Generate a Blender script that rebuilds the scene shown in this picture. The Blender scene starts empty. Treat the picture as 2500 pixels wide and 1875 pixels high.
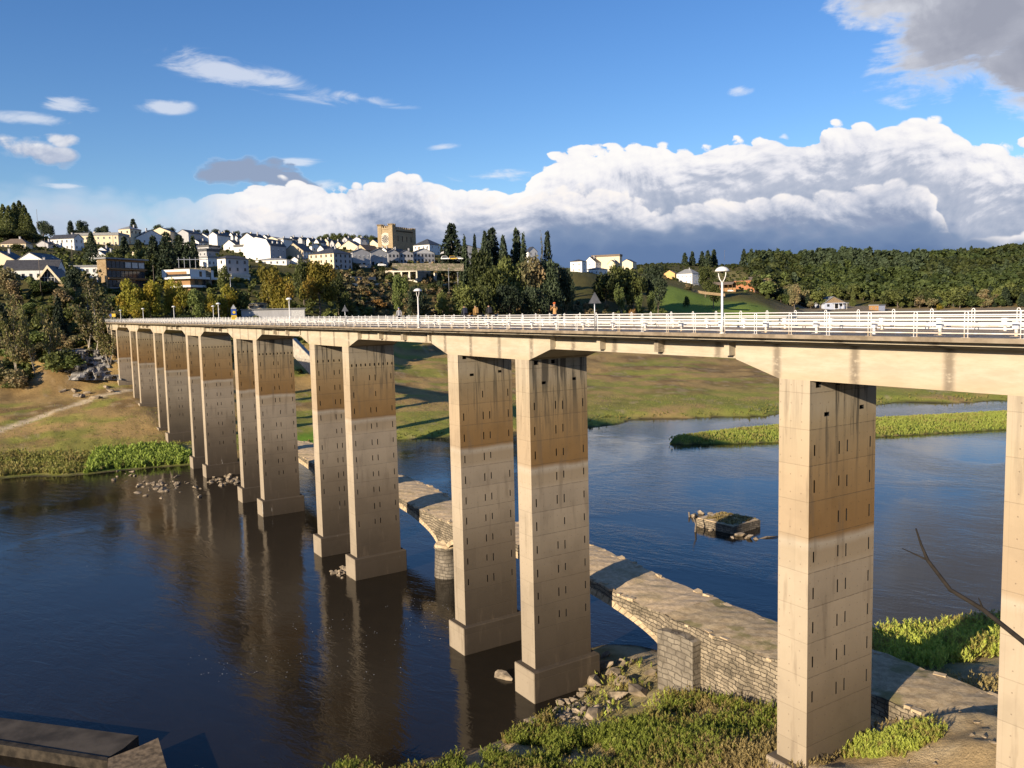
import bpy, bmesh, math, random
import numpy as np
from mathutils import Vector, Matrix
random.seed(7)
rng = np.random.default_rng(11)
S = bpy.context.scene
COL = S.collection
PI = math.pi
R = math.radians

# ------------------------------------------------------------------ camera
CP = np.array([0., -31.92, 28.065])
FPX = 2028.44                      # focal length in pixels of a 2500 px wide picture
def cam_axes():
    yaw, pit, roll = R(-57.3883), R(5.25635), R(-1.32721)
    cy, sy, cp, sp = math.cos(yaw), math.sin(yaw), math.cos(pit), math.sin(pit)
    f = np.array([sy*cp, cy*cp, -sp]); r = np.array([cy, -sy, 0.]); u = np.cross(r, f)
    cr, sr = math.cos(roll), math.sin(roll)
    return f, cr*r+sr*u, -sr*r+cr*u
FW, RT, UP = cam_axes()
def ray(u, v): return FW + RT*(u-1250)/FPX - UP*(v-937.5)/FPX
def at_r(u, v, r):                 # survey: the point seen at (u, v) and r metres away on the map
    d = ray(u, v); return CP + d*(r/math.hypot(d[0], d[1]))
def at_z(u, v, z):
    d = ray(u, v); return CP + d*((z-CP[2])/d[2])
def az_of(u, v=760):
    d = ray(u, v); return math.atan2(d[0], d[1])
cam = bpy.data.cameras.new('camera'); camo = bpy.data.objects.new('camera', cam); COL.objects.link(camo)
M = Matrix(((RT[0], UP[0], -FW[0], CP[0]), (RT[1], UP[1], -FW[1], CP[1]), (RT[2], UP[2], -FW[2], CP[2]), (0, 0, 0, 1)))
camo.matrix_world = M
cam.sensor_width = 36; cam.lens = 36*FPX/2500; cam.clip_start = .1; cam.clip_end = 9000
S.camera = camo

# ------------------------------------------------------------------ node helper: arithmetic on sockets
class X:
    """a socket with operators"""
    def __init__(s, nt, o): s.nt, s.o = nt, o
    def m(s, op, *a, clamp=False):
        n = s.nt.nodes.new('ShaderNodeMath'); n.operation = op; n.use_clamp = clamp
        for i, q in enumerate((s,)+a):
            if isinstance(q, X): s.nt.links.new(q.o, n.inputs[i])
            else: n.inputs[i].default_value = q
        return X(s.nt, n.outputs[0])
    def __add__(s, b): return s.m('ADD', b)
    __radd__ = __add__
    def __sub__(s, b): return s.m('SUBTRACT', b)
    def __rsub__(s, b): return (s*-1)+b
    def __mul__(s, b): return s.m('MULTIPLY', b)
    __rmul__ = __mul__
    def __truediv__(s, b): return s.m('DIVIDE', b)
    def mx(s, b): return s.m('MAXIMUM', b)
    def mn(s, b): return s.m('MINIMUM', b)
    def abs(s): return s.m('ABSOLUTE')
    def sat(s): return s.m('ADD', 0., clamp=True)
    def step(s, a, b):             # smoothstep from a to b
        n = s.nt.nodes.new('ShaderNodeMapRange'); n.interpolation_type = 'SMOOTHSTEP'
        s.nt.links.new(s.o, n.inputs[0])
        n.inputs[1].default_value = a; n.inputs[2].default_value = b
        return X(s.nt, n.outputs[0])
    def ramp(s, stops, interp='LINEAR'):
        n = s.nt.nodes.new('ShaderNodeValToRGB'); n.color_ramp.interpolation = interp
        e = n.color_ramp.elements
        while len(e) > 1: e.remove(e[-1])
        for i, (p, c) in enumerate(stops):
            q = e[0] if i == 0 else e.new(p)
            q.position = p; q.color = (c[0], c[1], c[2], 1) if hasattr(c, '__len__') else (c, c, c, 1)
        s.nt.links.new(s.o, n.inputs[0])
        return X(s.nt, n.outputs[0])
def xyz(nt, sock):
    n = nt.nodes.new('ShaderNodeSeparateXYZ'); nt.links.new(sock.o if isinstance(sock, X) else sock, n.inputs[0])
    return [X(nt, o) for o in n.outputs]
def comb(nt, a, b, c):
    n = nt.nodes.new('ShaderNodeCombineXYZ')
    for i, q in enumerate((a, b, c)):
        if isinstance(q, X): nt.links.new(q.o, n.inputs[i])
        else: n.inputs[i].default_value = q
    return X(nt, n.outputs[0])
def noise(nt, vec, scale, detail=4, rough=.55, dist=0., col=False):
    n = nt.nodes.new('ShaderNodeTexNoise'); n.inputs['Scale'].default_value = scale
    n.inputs['Detail'].default_value = detail; n.inputs['Roughness'].default_value = rough
    n.inputs['Distortion'].default_value = dist
    if vec is not None: nt.links.new(vec.o if isinstance(vec, X) else vec, n.inputs['Vector'])
    return X(nt, n.outputs['Color' if col else 'Fac'])
def voro(nt, vec, scale, feat='F1', out='Distance', rand=1.):
    n = nt.nodes.new('ShaderNodeTexVoronoi'); n.feature = feat; n.inputs['Scale'].default_value = scale
    n.inputs['Randomness'].default_value = rand
    nt.links.new(vec.o if isinstance(vec, X) else vec, n.inputs['Vector'])
    return X(nt, n.outputs[out])
def mix(nt, f, a, b, mode='MIX'):
    n = nt.nodes.new('ShaderNodeMix'); n.data_type = 'RGBA'; n.blend_type = mode
    for i, q in ((0, f), (6, a), (7, b)):
        if isinstance(q, X): nt.links.new(q.o, n.inputs[i])
        elif i == 0: n.inputs[0].default_value = q
        else: n.inputs[i].default_value = (q[0], q[1], q[2], 1)
    return X(nt, n.outputs[2])
class Mat:
    def __init__(s, name, rough=.8, spec=.3):
        s.m = bpy.data.materials.new(name); s.m.use_nodes = True; s.nt = s.m.node_tree
        s.b = s.nt.nodes['Principled BSDF']; s.b.inputs['Roughness'].default_value = rough
        s.b.inputs['Specular IOR Level'].default_value = spec
    def pos(s): return X(s.nt, s.nt.nodes.new('ShaderNodeNewGeometry').outputs['Position'])
    def nrm(s): return X(s.nt, s.nt.nodes.new('ShaderNodeNewGeometry').outputs['True Normal'])
    def obj(s): return X(s.nt, s.nt.nodes.new('ShaderNodeTexCoord').outputs['Object'])
    def rnd(s): return X(s.nt, s.nt.nodes.new('ShaderNodeObjectInfo').outputs['Random'])
    def attr(s, nm):
        n = s.nt.nodes.new('ShaderNodeAttribute'); n.attribute_name = nm; return X(s.nt, n.outputs['Color'])
    def color(s, c):
        if isinstance(c, X): s.nt.links.new(c.o, s.b.inputs['Base Color'])
        else: s.b.inputs['Base Color'].default_value = (c[0], c[1], c[2], 1)
    def roughness(s, c): s.nt.links.new(c.o, s.b.inputs['Roughness'])
    def bump(s, h, st=.5, dist=.05):
        n = s.nt.nodes.new('ShaderNodeBump'); n.inputs['Strength'].default_value = st; n.inputs['Distance'].default_value = dist
        s.nt.links.new(h.o, n.inputs['Height']); s.nt.links.new(n.outputs[0], s.b.inputs['Normal'])
def plain(name, c, rough=.8, var=.18, scale=3., spec=.3, metal=0., bump=0.):
    m = Mat(name, rough, spec); n = noise(m.nt, m.obj(), scale, 5)
    m.color(mix(m.nt, n.step(.3, .7), [q*(1-var) for q in c], [min(1, q*(1+var)) for q in c]))
    m.b.inputs['Metallic'].default_value = metal
    if bump: m.bump(n, bump, .03)
    return m.m

# ------------------------------------------------------------------ materials
def concrete_pier():
    m = Mat('pier_concrete', .9); nt = m.nt; p = m.pos(); x, y, z = xyz(nt, p)
    nb = noise(nt, p, .35, 6, .6); nf = noise(nt, p, 3.5, 6, .65); ns = noise(nt, comb(nt, x*2.2, y*2.2, z*.12), 1.2, 5, .6)
    lift = noise(nt, comb(nt, 0., 0., (z*.588).m('FLOOR')*7.31), 1., 0)          # each pour of concrete has its own tone
    t = ((z + (nb-.5)*.5)/26).sat()
    c = t.ramp([(0, (.062, .048, .034)), (.09, (.080, .062, .044)), (.20, (.115, .090, .062)), (.33, (.185, .145, .10)), (.46, (.33, .27, .195)),
                (.585, (.42, .345, .255)), (.600, (.36, .285, .195)), (.625, (.35, .275, .185)), (.640, (.44, .38, .30)), (.652, (.25, .145, .055)),
                (.70, (.265, .16, .065)), (.78, (.32, .215, .105)), (.86, (.36, .28, .17)), (.89, (.38, .32, .23)), (.94, (.36, .31, .24))])
    c = mix(nt, 1., c, (lift*.62+.70).ramp([(0, 0.), (1, 1.)]), 'MULTIPLY')
    # the faces that look down river stayed cleaner than the inner ones
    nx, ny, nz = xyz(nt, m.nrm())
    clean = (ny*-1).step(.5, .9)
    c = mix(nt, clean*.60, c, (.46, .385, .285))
    wp = noise(nt, comb(nt, (x*.0299).m('FLOOR')*3.7, 0., 0.), 1., 0).step(.35, .62)*.07
    p3k = x.step(-50.2, -49.8)*x.step(-46., -46.4)*.075
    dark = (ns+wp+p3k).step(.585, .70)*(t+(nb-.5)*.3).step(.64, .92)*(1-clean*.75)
    c = mix(nt, dark*.82, c, (.045, .042, .036))
    c = mix(nt, noise(nt, comb(nt, x*2, y*2, z*.3), .9, 4).step(.55, .72)*.42, c, (.15, .115, .08))
    lime = noise(nt, comb(nt, x*3.2, y*3.2, z*.25), 1.1, 3).step(.73, .76)*(1-t.step(.14, .24))
    c = mix(nt, lime*.8, c, (.62, .60, .55))
    c = mix(nt, 1., c, (nb*1.1+.45).sat().ramp([(0, .35), (1, 1.)]), 'MULTIPLY'); c = mix(nt, 1., c, (nf*.5+.85).ramp([(0, 0.), (1, 1.)]), 'MULTIPLY')
    # board joints of the formwork and the little anchor holes
    jz = ((z*.588).m('FRACT')-.5).abs().step(.482, .497)
    jx = (((x+y)*.83).m('FRACT')-.5).abs().step(.488, .498)
    hole = (((x+y)*1.66).m('FRACT')-.5).abs().step(.055, .03)*((z*1.18).m('FRACT')-.5).abs().step(.04, .02)
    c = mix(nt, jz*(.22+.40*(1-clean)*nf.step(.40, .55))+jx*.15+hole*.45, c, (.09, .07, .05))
    pan = noise(nt, comb(nt, ((x+y)*.83).m('FLOOR')*5.3, 0., (z*.588).m('FLOOR')*3.1), 1., 0); c = mix(nt, 1., c, (pan*.34+.83).ramp([(0, 0.), (1, 1.)]), 'MULTIPLY')
    m.color(c); m.bump(nf*.4 - jz*.5 - hole*.8, .5, .03)
    return m.m
def girder_concrete():
    m = Mat('girder_concrete', .85); nt = m.nt; p = m.pos(); x, y, z = xyz(nt, p)
    nb = noise(nt, comb(nt, x*.5, y, z*2.2), .9, 6, .62); nf = noise(nt, comb(nt, x, y, z*7), 2.4, 5, .7)
    c = mix(nt, nb.step(.35, .68), (.40, .345, .262), (.485, .43, .338))
    c = mix(nt, nf.step(.50, .70)*.34, c, (.36, .29, .20)); c = mix(nt, noise(nt, comb(nt, x*.3, y, z*9), 1.3, 6, .7).step(.56, .66)*.30, c, (.33, .265, .19))
    c = mix(nt, z.step(25.15, 24.35)*.45, c, (.42, .315, .185))
    # drain streaks every 4.175 m
    f = ((x/4.175+.333).m('FRACT')-.5).abs()*4.175
    wob = noise(nt, comb(nt, x*1.5, y, z*2.5), 1.6, 5, .65)
    far = z.step(24.2, 26.0)*.13
    st = (f*-1+2.0875)                      # distance from the streak line
    st = ((1-(st.step(.05, .36)))*(wob.step(.28, .52)))
    st = st.mx((1-((f*-1+2.0875).step(.03, .17)))*z.step(25.3, 26.05))
    c = mix(nt, st*.72, c, (.13, .105, .08))
    m.color(c); m.bump(nf, .25, .02)
    return m.m
def fascia_concrete():
    m = Mat('weathered_fascia', .9); nt = m.nt; p = m.pos()
    n = noise(nt, p, 1.6, 7, .65)
    c = mix(nt, n.step(.3, .7), (.17, .135, .095), (.30, .245, .18))
    c = mix(nt, noise(nt, p, .8, 3).step(.68, .72)*.5, c, (.42, .27, .12)); m.color(c); m.bump(n, .3, .02); return m.m
def white_paint():
    m = Mat('white_rail_paint', .45, .4); nt = m.nt; p = m.pos(); x, y, z = xyz(nt, p)
    n = noise(nt, p, 5., 5, .65)
    c = mix(nt, n.step(.58, .74)*.6, (.70, .69, .67), (.50, .39, .24))
    rust = z.step(26.95, 26.56)*noise(nt, comb(nt, x*1., y, z*.5), 2.3, 2).step(.38, .60)
    c = mix(nt, rust*.75, c, (.50, .34, .15)); m.color(c); return m.m
def masonry(name, size=.55, stone=((.20, .165, .12), (.36, .30, .215), (.10, .085, .06)), joint=(.045, .037, .028), wild=1., row=.42):
    """coursed rubble: rows of uneven flat stones with dark open joints"""
    m = Mat(name, .92); nt = m.nt; p = m.obj(); x, y, z = xyz(nt, p)
    w1, w2, w3 = xyz(nt, noise(nt, p, .9/size, 3, .6, col=True)); v1, v2, v3 = xyz(nt, noise(nt, p, .22/size, 2, .5, col=True))
    h = x+y*.93
    q = comb(nt, h+(w1-.5)*size*.9*wild, z+(w2-.5)*size*.42*wild+(v1-.5)*size*1.3*wild+h*.03*wild, 0.)
    b = nt.nodes.new('ShaderNodeTexBrick'); nt.links.new(q.o, b.inputs['Vector'])
    for k, val in (('Color1', (0, 0, 0, 1)), ('Color2', (1, 1, 1, 1)), ('Mortar', (.5, .5, .5, 1)), ('Scale', 1.), ('Mortar Size', size*.045), ('Mortar Smooth', .35), ('Bias', 0.), ('Brick Width', size), ('Row Height', size*row)): b.inputs[k].default_value = val
    b.offset_frequency = 2; b.offset = .43; b.squash_frequency = 3; b.squash = .72
    r1, _, _ = xyz(nt, X(nt, b.outputs['Color'])); mo = X(nt, b.outputs['Fac']); n = noise(nt, p, 4/size, 6, .7); big = noise(nt, p, .45, 5, .6)
    c = mix(nt, r1, stone[0], stone[1]); c = mix(nt, (w3*.6+big*.5).step(.48, .70)*.85, c, stone[2])
    c = mix(nt, 1., c, (n*.8+.58).ramp([(0, 0.), (1, 1.)]), 'MULTIPLY')
    c = mix(nt, mo*(n.step(.25, .55)*.5+.5)*.92, c, joint); m.color(c); m.bump(n*.45+r1*.15-mo*.8, .85, .10); return m.m
def rockmat(name, sc, stone, joint, flat=1.1):
    m = Mat(name, .92); nt = m.nt; p = m.obj(); x, y, z = xyz(nt, p)
    wx, wy, wz = xyz(nt, noise(nt, p, sc*.9, 4, .6, col=True)); q = comb(nt, x+wx*1.6/sc, y+wy*1.2/sc, z*flat+wz*1.4/sc)
    e = voro(nt, q, sc, 'DISTANCE_TO_EDGE'); r1, r2, r3 = xyz(nt, voro(nt, q, sc, 'F1', 'Color')); n = noise(nt, p, sc*6, 7, .7)
    c = mix(nt, r1, stone[0], stone[1]); c = mix(nt, (r2*.5+n*.6).step(.55, .8)*.8, c, stone[2]); c = mix(nt, 1., c, (n*.8+.58).ramp([(0, 0.), (1, 1.)]), 'MULTIPLY')
    c = mix(nt, e.step(.06, .0)*.8, c, joint); m.color(c); m.bump(e.mn(.2)*3+n*.6, .9, .2); return m.m
def gravel_deck():
    m = Mat('deck_gravel', .95); nt = m.nt; p = m.obj()
    n = noise(nt, p, 2.6, 8, .75); g = noise(nt, p, 9, 3)
    c = mix(nt, n.step(.34, .66), (.45, .335, .20), (.66, .51, .325)); c = mix(nt, noise(nt, p, .35, 4).step(.5, .66)*.45, c, (.20, .17, .07))
    c = mix(nt, g.step(.60, .72)*.6, c, (.62, .52, .37)); c = mix(nt, noise(nt, p, 6, 3).step(.60, .72)*.45, c, (.20, .15, .085)); m.color(c); m.bump(n*.6+g*.5, .7, .06); return m.m
def foliage(name, dark, light, hue=.0, trans=.25, autumn=None):
    m = Mat(name, .65, .25); nt = m.nt; rn = m.rnd(); p = m.obj()
    n = noise(nt, p, 5.5, 3); at = m.attr('tone'); a, b, _ = xyz(nt, at)
    dark, light = [q*.85 for q in dark], [q*1.5 for q in light]; autumn = autumn and [q*1.3 for q in autumn]
    f = (a*.55 + n*.35 + (rn-.5)*.75+.04).sat()
    c = mix(nt, f, dark, light)
    if autumn: c = mix(nt, (b*1.0+(noise(nt, p, 2.0, 2)-.5)*1.4).step(.42, .8)*.85, c, autumn)
    m.color(c)
    t = nt.nodes.new('ShaderNodeBsdfTranslucent'); nt.links.new(c.o, t.inputs[0])
    s = nt.nodes.new('ShaderNodeMixShader'); s.inputs[0].default_value = trans
    out = nt.nodes['Material Output']
    nt.links.new(m.b.outputs[0], s.inputs[1]); nt.links.new(t.outputs[0], s.inputs[2]); nt.links.new(s.outputs[0], out.inputs[0])
    return m.m
def slate():
    m = Mat('slate_roof', .55, .4); nt = m.nt; p = m.obj(); x, y, z = xyz(nt, p)
    n = noise(nt, p, 1.3, 6, .65); rows = ((z*3.2).m('FRACT')-.5).abs().step(.42, .5)
    c = mix(nt, n.step(.3, .75), (.035, .038, .045), (.085, .088, .095)); c = mix(nt, (m.rnd()).step(.55, 1.)*.4, c, (.10, .085, .07))
    c = mix(nt, rows*.35, c, (.02, .02, .024)); m.color(c); m.bump(n-rows*.5, .4, .04); return m.m
def wall_mat(name, c, var=.10):
    m = Mat(name, .85); nt = m.nt; p = m.obj(); x, y, z = xyz(nt, p)
    n = noise(nt, comb(nt, x, y, z*.35), .8, 6, .62)
    d = mix(nt, n.step(.35, .75), [q*(1-var) for q in c], c)
    d = mix(nt, noise(nt, comb(nt, x*3, y*3, z*.3), .7, 4).step(.58, .75)*.22, d, [q*.55 for q in c])
    m.color(d); return m.m
MT = dict(
    pier=concrete_pier(), girder=girder_concrete(), fascia=fascia_concrete(), white=white_paint(), gravel=gravel_deck(),
    stone=masonry('rubble_masonry', .62), stoneg=masonry('grey_ashlar', .9, ((.20, .175, .14), (.27, .235, .185), (.13, .11, .085)), (.11, .095, .075), .9, .45),
    retain=masonry('retaining_stone', 1.3, ((.20, .17, .13), (.40, .34, .25), (.10, .12, .05)), wild=1.2, row=.6),
    granite=masonry('church_granite', .9, ((.40, .30, .175), (.50, .385, .23), (.33, .25, .15)), (.24, .18, .11), .25, .5),
    tanstone=masonry('tan_stone_wall', .7, ((.36, .26, .15), (.48, .36, .21), (.28, .19, .10)), (.22, .16, .09), .8),
    slate=slate(), glass=plain('window_glass', (.03, .035, .045), .12, .3, 1.5, .6),
    frame=plain('window_frame', (.55, .55, .54), .6), dframe=plain('dark_frame', (.06, .055, .05), .6),
    wwhite=wall_mat('white_render', (.78, .77, .74)), wcream=wall_mat('cream_render', (.74, .63, .44)), wgrey=wall_mat('grey_render', (.45, .45, .46), .14),
    wochre=wall_mat('orange_render', (.72, .43, .17)), wtan=wall_mat('tan_render', (.55, .44, .30)), wblue=wall_mat('pale_blue_render', (.52, .57, .70)),
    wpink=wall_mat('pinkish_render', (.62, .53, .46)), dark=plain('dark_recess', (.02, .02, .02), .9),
    wood=plain('brown_cladding', (.30, .17, .075), .7, .3, 6), roofbrown=plain('old_roof_tiles', (.17, .13, .10), .85, .3, 4, bump=.4),
    roofgrey=plain('grey_sheet_roof', (.23, .235, .24), .6, .2, 2), metal=plain('galvanised_metal', (.42, .43, .45), .4, .15, 4, .5, .5),
    road=plain('road_asphalt', (.235, .19, .145), .9, .2, 1.2, bump=.2), walk=plain('walkway_asphalt', (.115, .115, .125), .9, .2, 1.5, bump=.2),
    bark=plain('grey_bark', (.17, .14, .11), .9, .35, 6, bump=.5), barkw=plain('pale_bark', (.40, .35, .28), .85, .3, 5),
    rock=rockmat('pale_rock', .55, ((.30, .25, .185), (.47, .40, .30), (.16, .135, .10)), (.09, .07, .05), 1.1),
    cliff=rockmat('grey_cliff_rock', .22, ((.20, .19, .175), (.36, .345, .32), (.09, .082, .07)), (.03, .027, .023), 1.5),
    signback=plain('sign_back_grey', (.10, .105, .12), .5), signblue=plain('sign_blue', (.03, .07, .27), .5, .05), signyel=plain('sign_yellow', (.66, .46, .05), .5, .08),
    red=plain('red_paint', (.45, .08, .045), .6), black=plain('black_cloth', (.025, .025, .03), .85), tire=plain('tyre_rubber', (.02, .02, .02), .8),
    cream_slab=plain('pale_slab', (.62, .56, .46), .8, .12, 1.5), conc2=plain('plain_concrete', (.40, .36, .30), .88, .2, 1.2, bump=.3),
    carwhite=plain('white_car_paint', (.75, .75, .74), .3, .04), carblue=plain('dark_car_paint', (.05, .06, .08), .3, .1), caryel=plain('yellow_paint', (.65, .40, .05), .35, .05))
FO = dict(
    oak=foliage('oak_leaves', (.026, .038, .012), (.115, .130, .036)), dark=foliage('evergreen_needles', (.011, .020, .013), (.045, .062, .030), trans=.12),
    olive=foliage('olive_scrub', (.055, .058, .025), (.185, .165, .080), autumn=(.26, .19, .10)), mid=foliage('mid_green_leaves', (.035, .055, .016), (.125, .155, .045)),
    yellow=foliage('yellow_green_leaves', (.085, .090, .014), (.275, .255, .035), trans=.32, autumn=(.26, .19, .025)),
    maple=foliage('autumn_maple_leaves', (.075, .072, .012), (.225, .19, .030), trans=.3, autumn=(.19, .125, .022)),
    airy=foliage('thin_poplar_leaves', (.06, .068, .025), (.175, .18, .060), trans=.3, autumn=(.20, .16, .08)),
    weed=foliage('weed_leaves', (.14, .18, .028), (.40, .45, .085), trans=.4, autumn=(.27, .20, .075)),
    dry=foliage('dry_grass', (.20, .145, .055), (.46, .37, .16), trans=.35), rust=foliage('russet_leaves', (.10, .055, .018), (.27, .155, .05), trans=.25),
    isle=foliage('island_reeds', (.15, .19, .030), (.27, .31, .065), trans=.3, autumn=(.28, .24, .08)), reed=foliage('olive_reeds', (.10, .11, .025), (.235, .24, .060), trans=.3, autumn=(.24, .19, .07)), grass=foliage('lush_grass', (.08, .11, .018), (.21, .27, .050), trans=.3))

# ------------------------------------------------------------------ meshes and objects
class MB:
    def __init__(s): s.v, s.f, s.mi = [], [], []
    def add(s, vs, fs, mi=0):
        o = len(s.v); s.v += [tuple(q) for q in vs]; s.f += [tuple(i+o for i in f) for f in fs]; s.mi += [mi]*len(fs); return s
    def box(s, a, b, mi=0, T=None):
        x0, y0, z0 = a; x1, y1, z1 = b
        vs = [(x0, y0, z0), (x1, y0, z0), (x1, y1, z0), (x0, y1, z0), (x0, y0, z1), (x1, y0, z1), (x1, y1, z1), (x0, y1, z1)]
        if T is not None: vs = [T @ Vector(q) for q in vs]
        return s.add(vs, [(0, 3, 2, 1), (4, 5, 6, 7), (0, 1, 5, 4), (1, 2, 6, 5), (2, 3, 7, 6), (3, 0, 4, 7)], mi)
    def prism(s, poly, a, b, axis='y', mi=0):      # poly of (p, q) counter-clockwise extruded from a to b
        n = len(poly)
        f = {'y': lambda p, q, t: (p, t, q), 'x': lambda p, q, t: (t, p, q), 'z': lambda p, q, t: (p, q, t)}[axis]
        vs = [f(p, q, a) for p, q in poly]+[f(p, q, b) for p, q in poly]
        fl = axis == 'y'
        fa = tuple(range(n)); fb = tuple(range(2*n-1, n-1, -1))
        sides = [(i, i+n, (i+1) % n+n, (i+1) % n) for i in range(n)]
        if fl: fs = [fa, fb]+sides
        else: fs = [fa[::-1], fb[::-1]]+[q[::-1] for q in sides]
        return s.add(vs, fs, mi)
    def tube(s, pts, rad, n=8, mi=0, cap=True):
        pts = [Vector(p) for p in pts]; k = len(pts); rad = rad if hasattr(rad, '__len__') else [rad]*k
        vs = []; nrm = None
        for i, p in enumerate(pts):
            t = (pts[min(i+1, k-1)]-pts[max(i-1, 0)]).normalized()
            if nrm is None: nrm = t.orthogonal().normalized()
            nrm = (nrm-t*nrm.dot(t)).normalized(); b = t.cross(nrm)
            vs += [p+(nrm*math.cos(2*PI*j/n)+b*math.sin(2*PI*j/n))*rad[i] for j in range(n)]
        fs = [(i*n+j, i*n+(j+1) % n, (i+1)*n+(j+1) % n, (i+1)*n+j) for i in range(k-1) for j in range(n)]
        if cap: fs += [tuple(range(n-1, -1, -1)), tuple(range((k-1)*n, k*n))]
        return s.add(vs, fs, mi)
    def lathe(s, prof, c=(0, 0, 0), n=16, mi=0):
        vs = [(c[0]+r*math.cos(2*PI*j/n), c[1]+r*math.sin(2*PI*j/n), c[2]+z) for r, z in prof for j in range(n)]
        fs = [(i*n+j, i*n+(j+1) % n, (i+1)*n+(j+1) % n, (i+1)*n+j) for i in range(len(prof)-1) for j in range(n)]
        return s.add(vs, fs, mi)
    def mesh(s, name, mats, smooth=False):
        me = bpy.data.meshes.new(name); me.from_pydata([tuple(map(float, q)) for q in s.v], [], s.f)
        for q in (mats if isinstance(mats, (list, tuple)) else [mats]): me.materials.append(q)
        if any(s.mi): me.polygons.foreach_set('material_index', s.mi)
        if smooth: me.polygons.foreach_set('use_smooth', [True]*len(s.f))
        me.update(); return me
    def obj(s, name, mats, parent=None, smooth=False, loc=None):
        return link(name, s.mesh(name, mats, smooth), parent, loc)
def link(name, me, parent=None, loc=None, rot=None, sc=None):
    o = bpy.data.objects.new(name, me); COL.objects.link(o)
    if parent: o.parent = parent
    if loc is not None: o.location = loc
    if rot is not None: o.rotation_euler = rot
    if sc is not None: o.scale = sc
    return o
def tag(o, label=None, cat=None, group=None, kind=None):
    if label: o['label'] = label
    if cat: o['category'] = cat
    if group: o['group'] = group
    if kind: o['kind'] = kind
    return o
def thing(name, label, cat, loc=(0, 0, 0), rz=0., group=None):
    o = link(name, None, None, [float(q) for q in loc], (0, 0, rz)); o.empty_display_size = .5
    return tag(o, label, cat, group)
def dup(root, loc, rz, label=None, sc=None):
    r = root.copy(); COL.objects.link(r); r.location = [float(q) for q in loc]; r.rotation_euler = (0, 0, rz)
    if sc is not None: r.scale = sc
    if label: r['label'] = label
    for c in root.children:
        d = c.copy(); COL.objects.link(d); d.parent = r
        for g in c.children:
            e = g.copy(); COL.objects.link(e); e.parent = d
    return r
def quads_mesh(name, V, mat, tone=None):           # V: (n,4,3)
    n = len(V); me = bpy.data.meshes.new(name)
    me.vertices.add(n*4); me.loops.add(n*4); me.polygons.add(n)
    me.vertices.foreach_set('co', np.ascontiguousarray(V, dtype=np.float32).ravel())
    me.loops.foreach_set('vertex_index', np.arange(n*4, dtype=np.int32))
    me.polygons.foreach_set('loop_start', np.arange(0, n*4, 4, dtype=np.int32))
    if tone is not None:
        a = me.attributes.new('tone', 'FLOAT_COLOR', 'FACE'); c = np.zeros((n, 4), np.float32); c[:, :tone.shape[1]] = tone; c[:, 3] = 1
        a.data.foreach_set('color', c.ravel())
    me.materials.append(mat); me.update(calc_edges=True); me.validate(); return me
# value noise on the map
_T = rng.random((256, 256))
def vnoise(x, y):
    xi = np.floor(x).astype(int); yi = np.floor(y).astype(int); fx = x-xi; fy = y-yi
    fx = fx*fx*(3-2*fx); fy = fy*fy*(3-2*fy)
    g = lambda a, b: _T[a & 255, b & 255]
    return (g(xi, yi)*(1-fx)+g(xi+1, yi)*fx)*(1-fy)+(g(xi, yi+1)*(1-fx)+g(xi+1, yi+1)*fx)*fy
def fbm(x, y, o=4, l=2.1, g=.5):
    s = 0.; a = 1.; t = 0.
    for k in range(o):
        s = s+a*vnoise(x+17.3*k, y-9.1*k); t += a; a *= g; x = x*l; y = y*l
    return s/t
def sstep(x, a, b):
    t = np.clip((x-a)/(b-a), 0, 1); return t*t*(3-2*t)
EXPOSURE, SKY_S, CLOUD_S = .70, .087, .62
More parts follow.
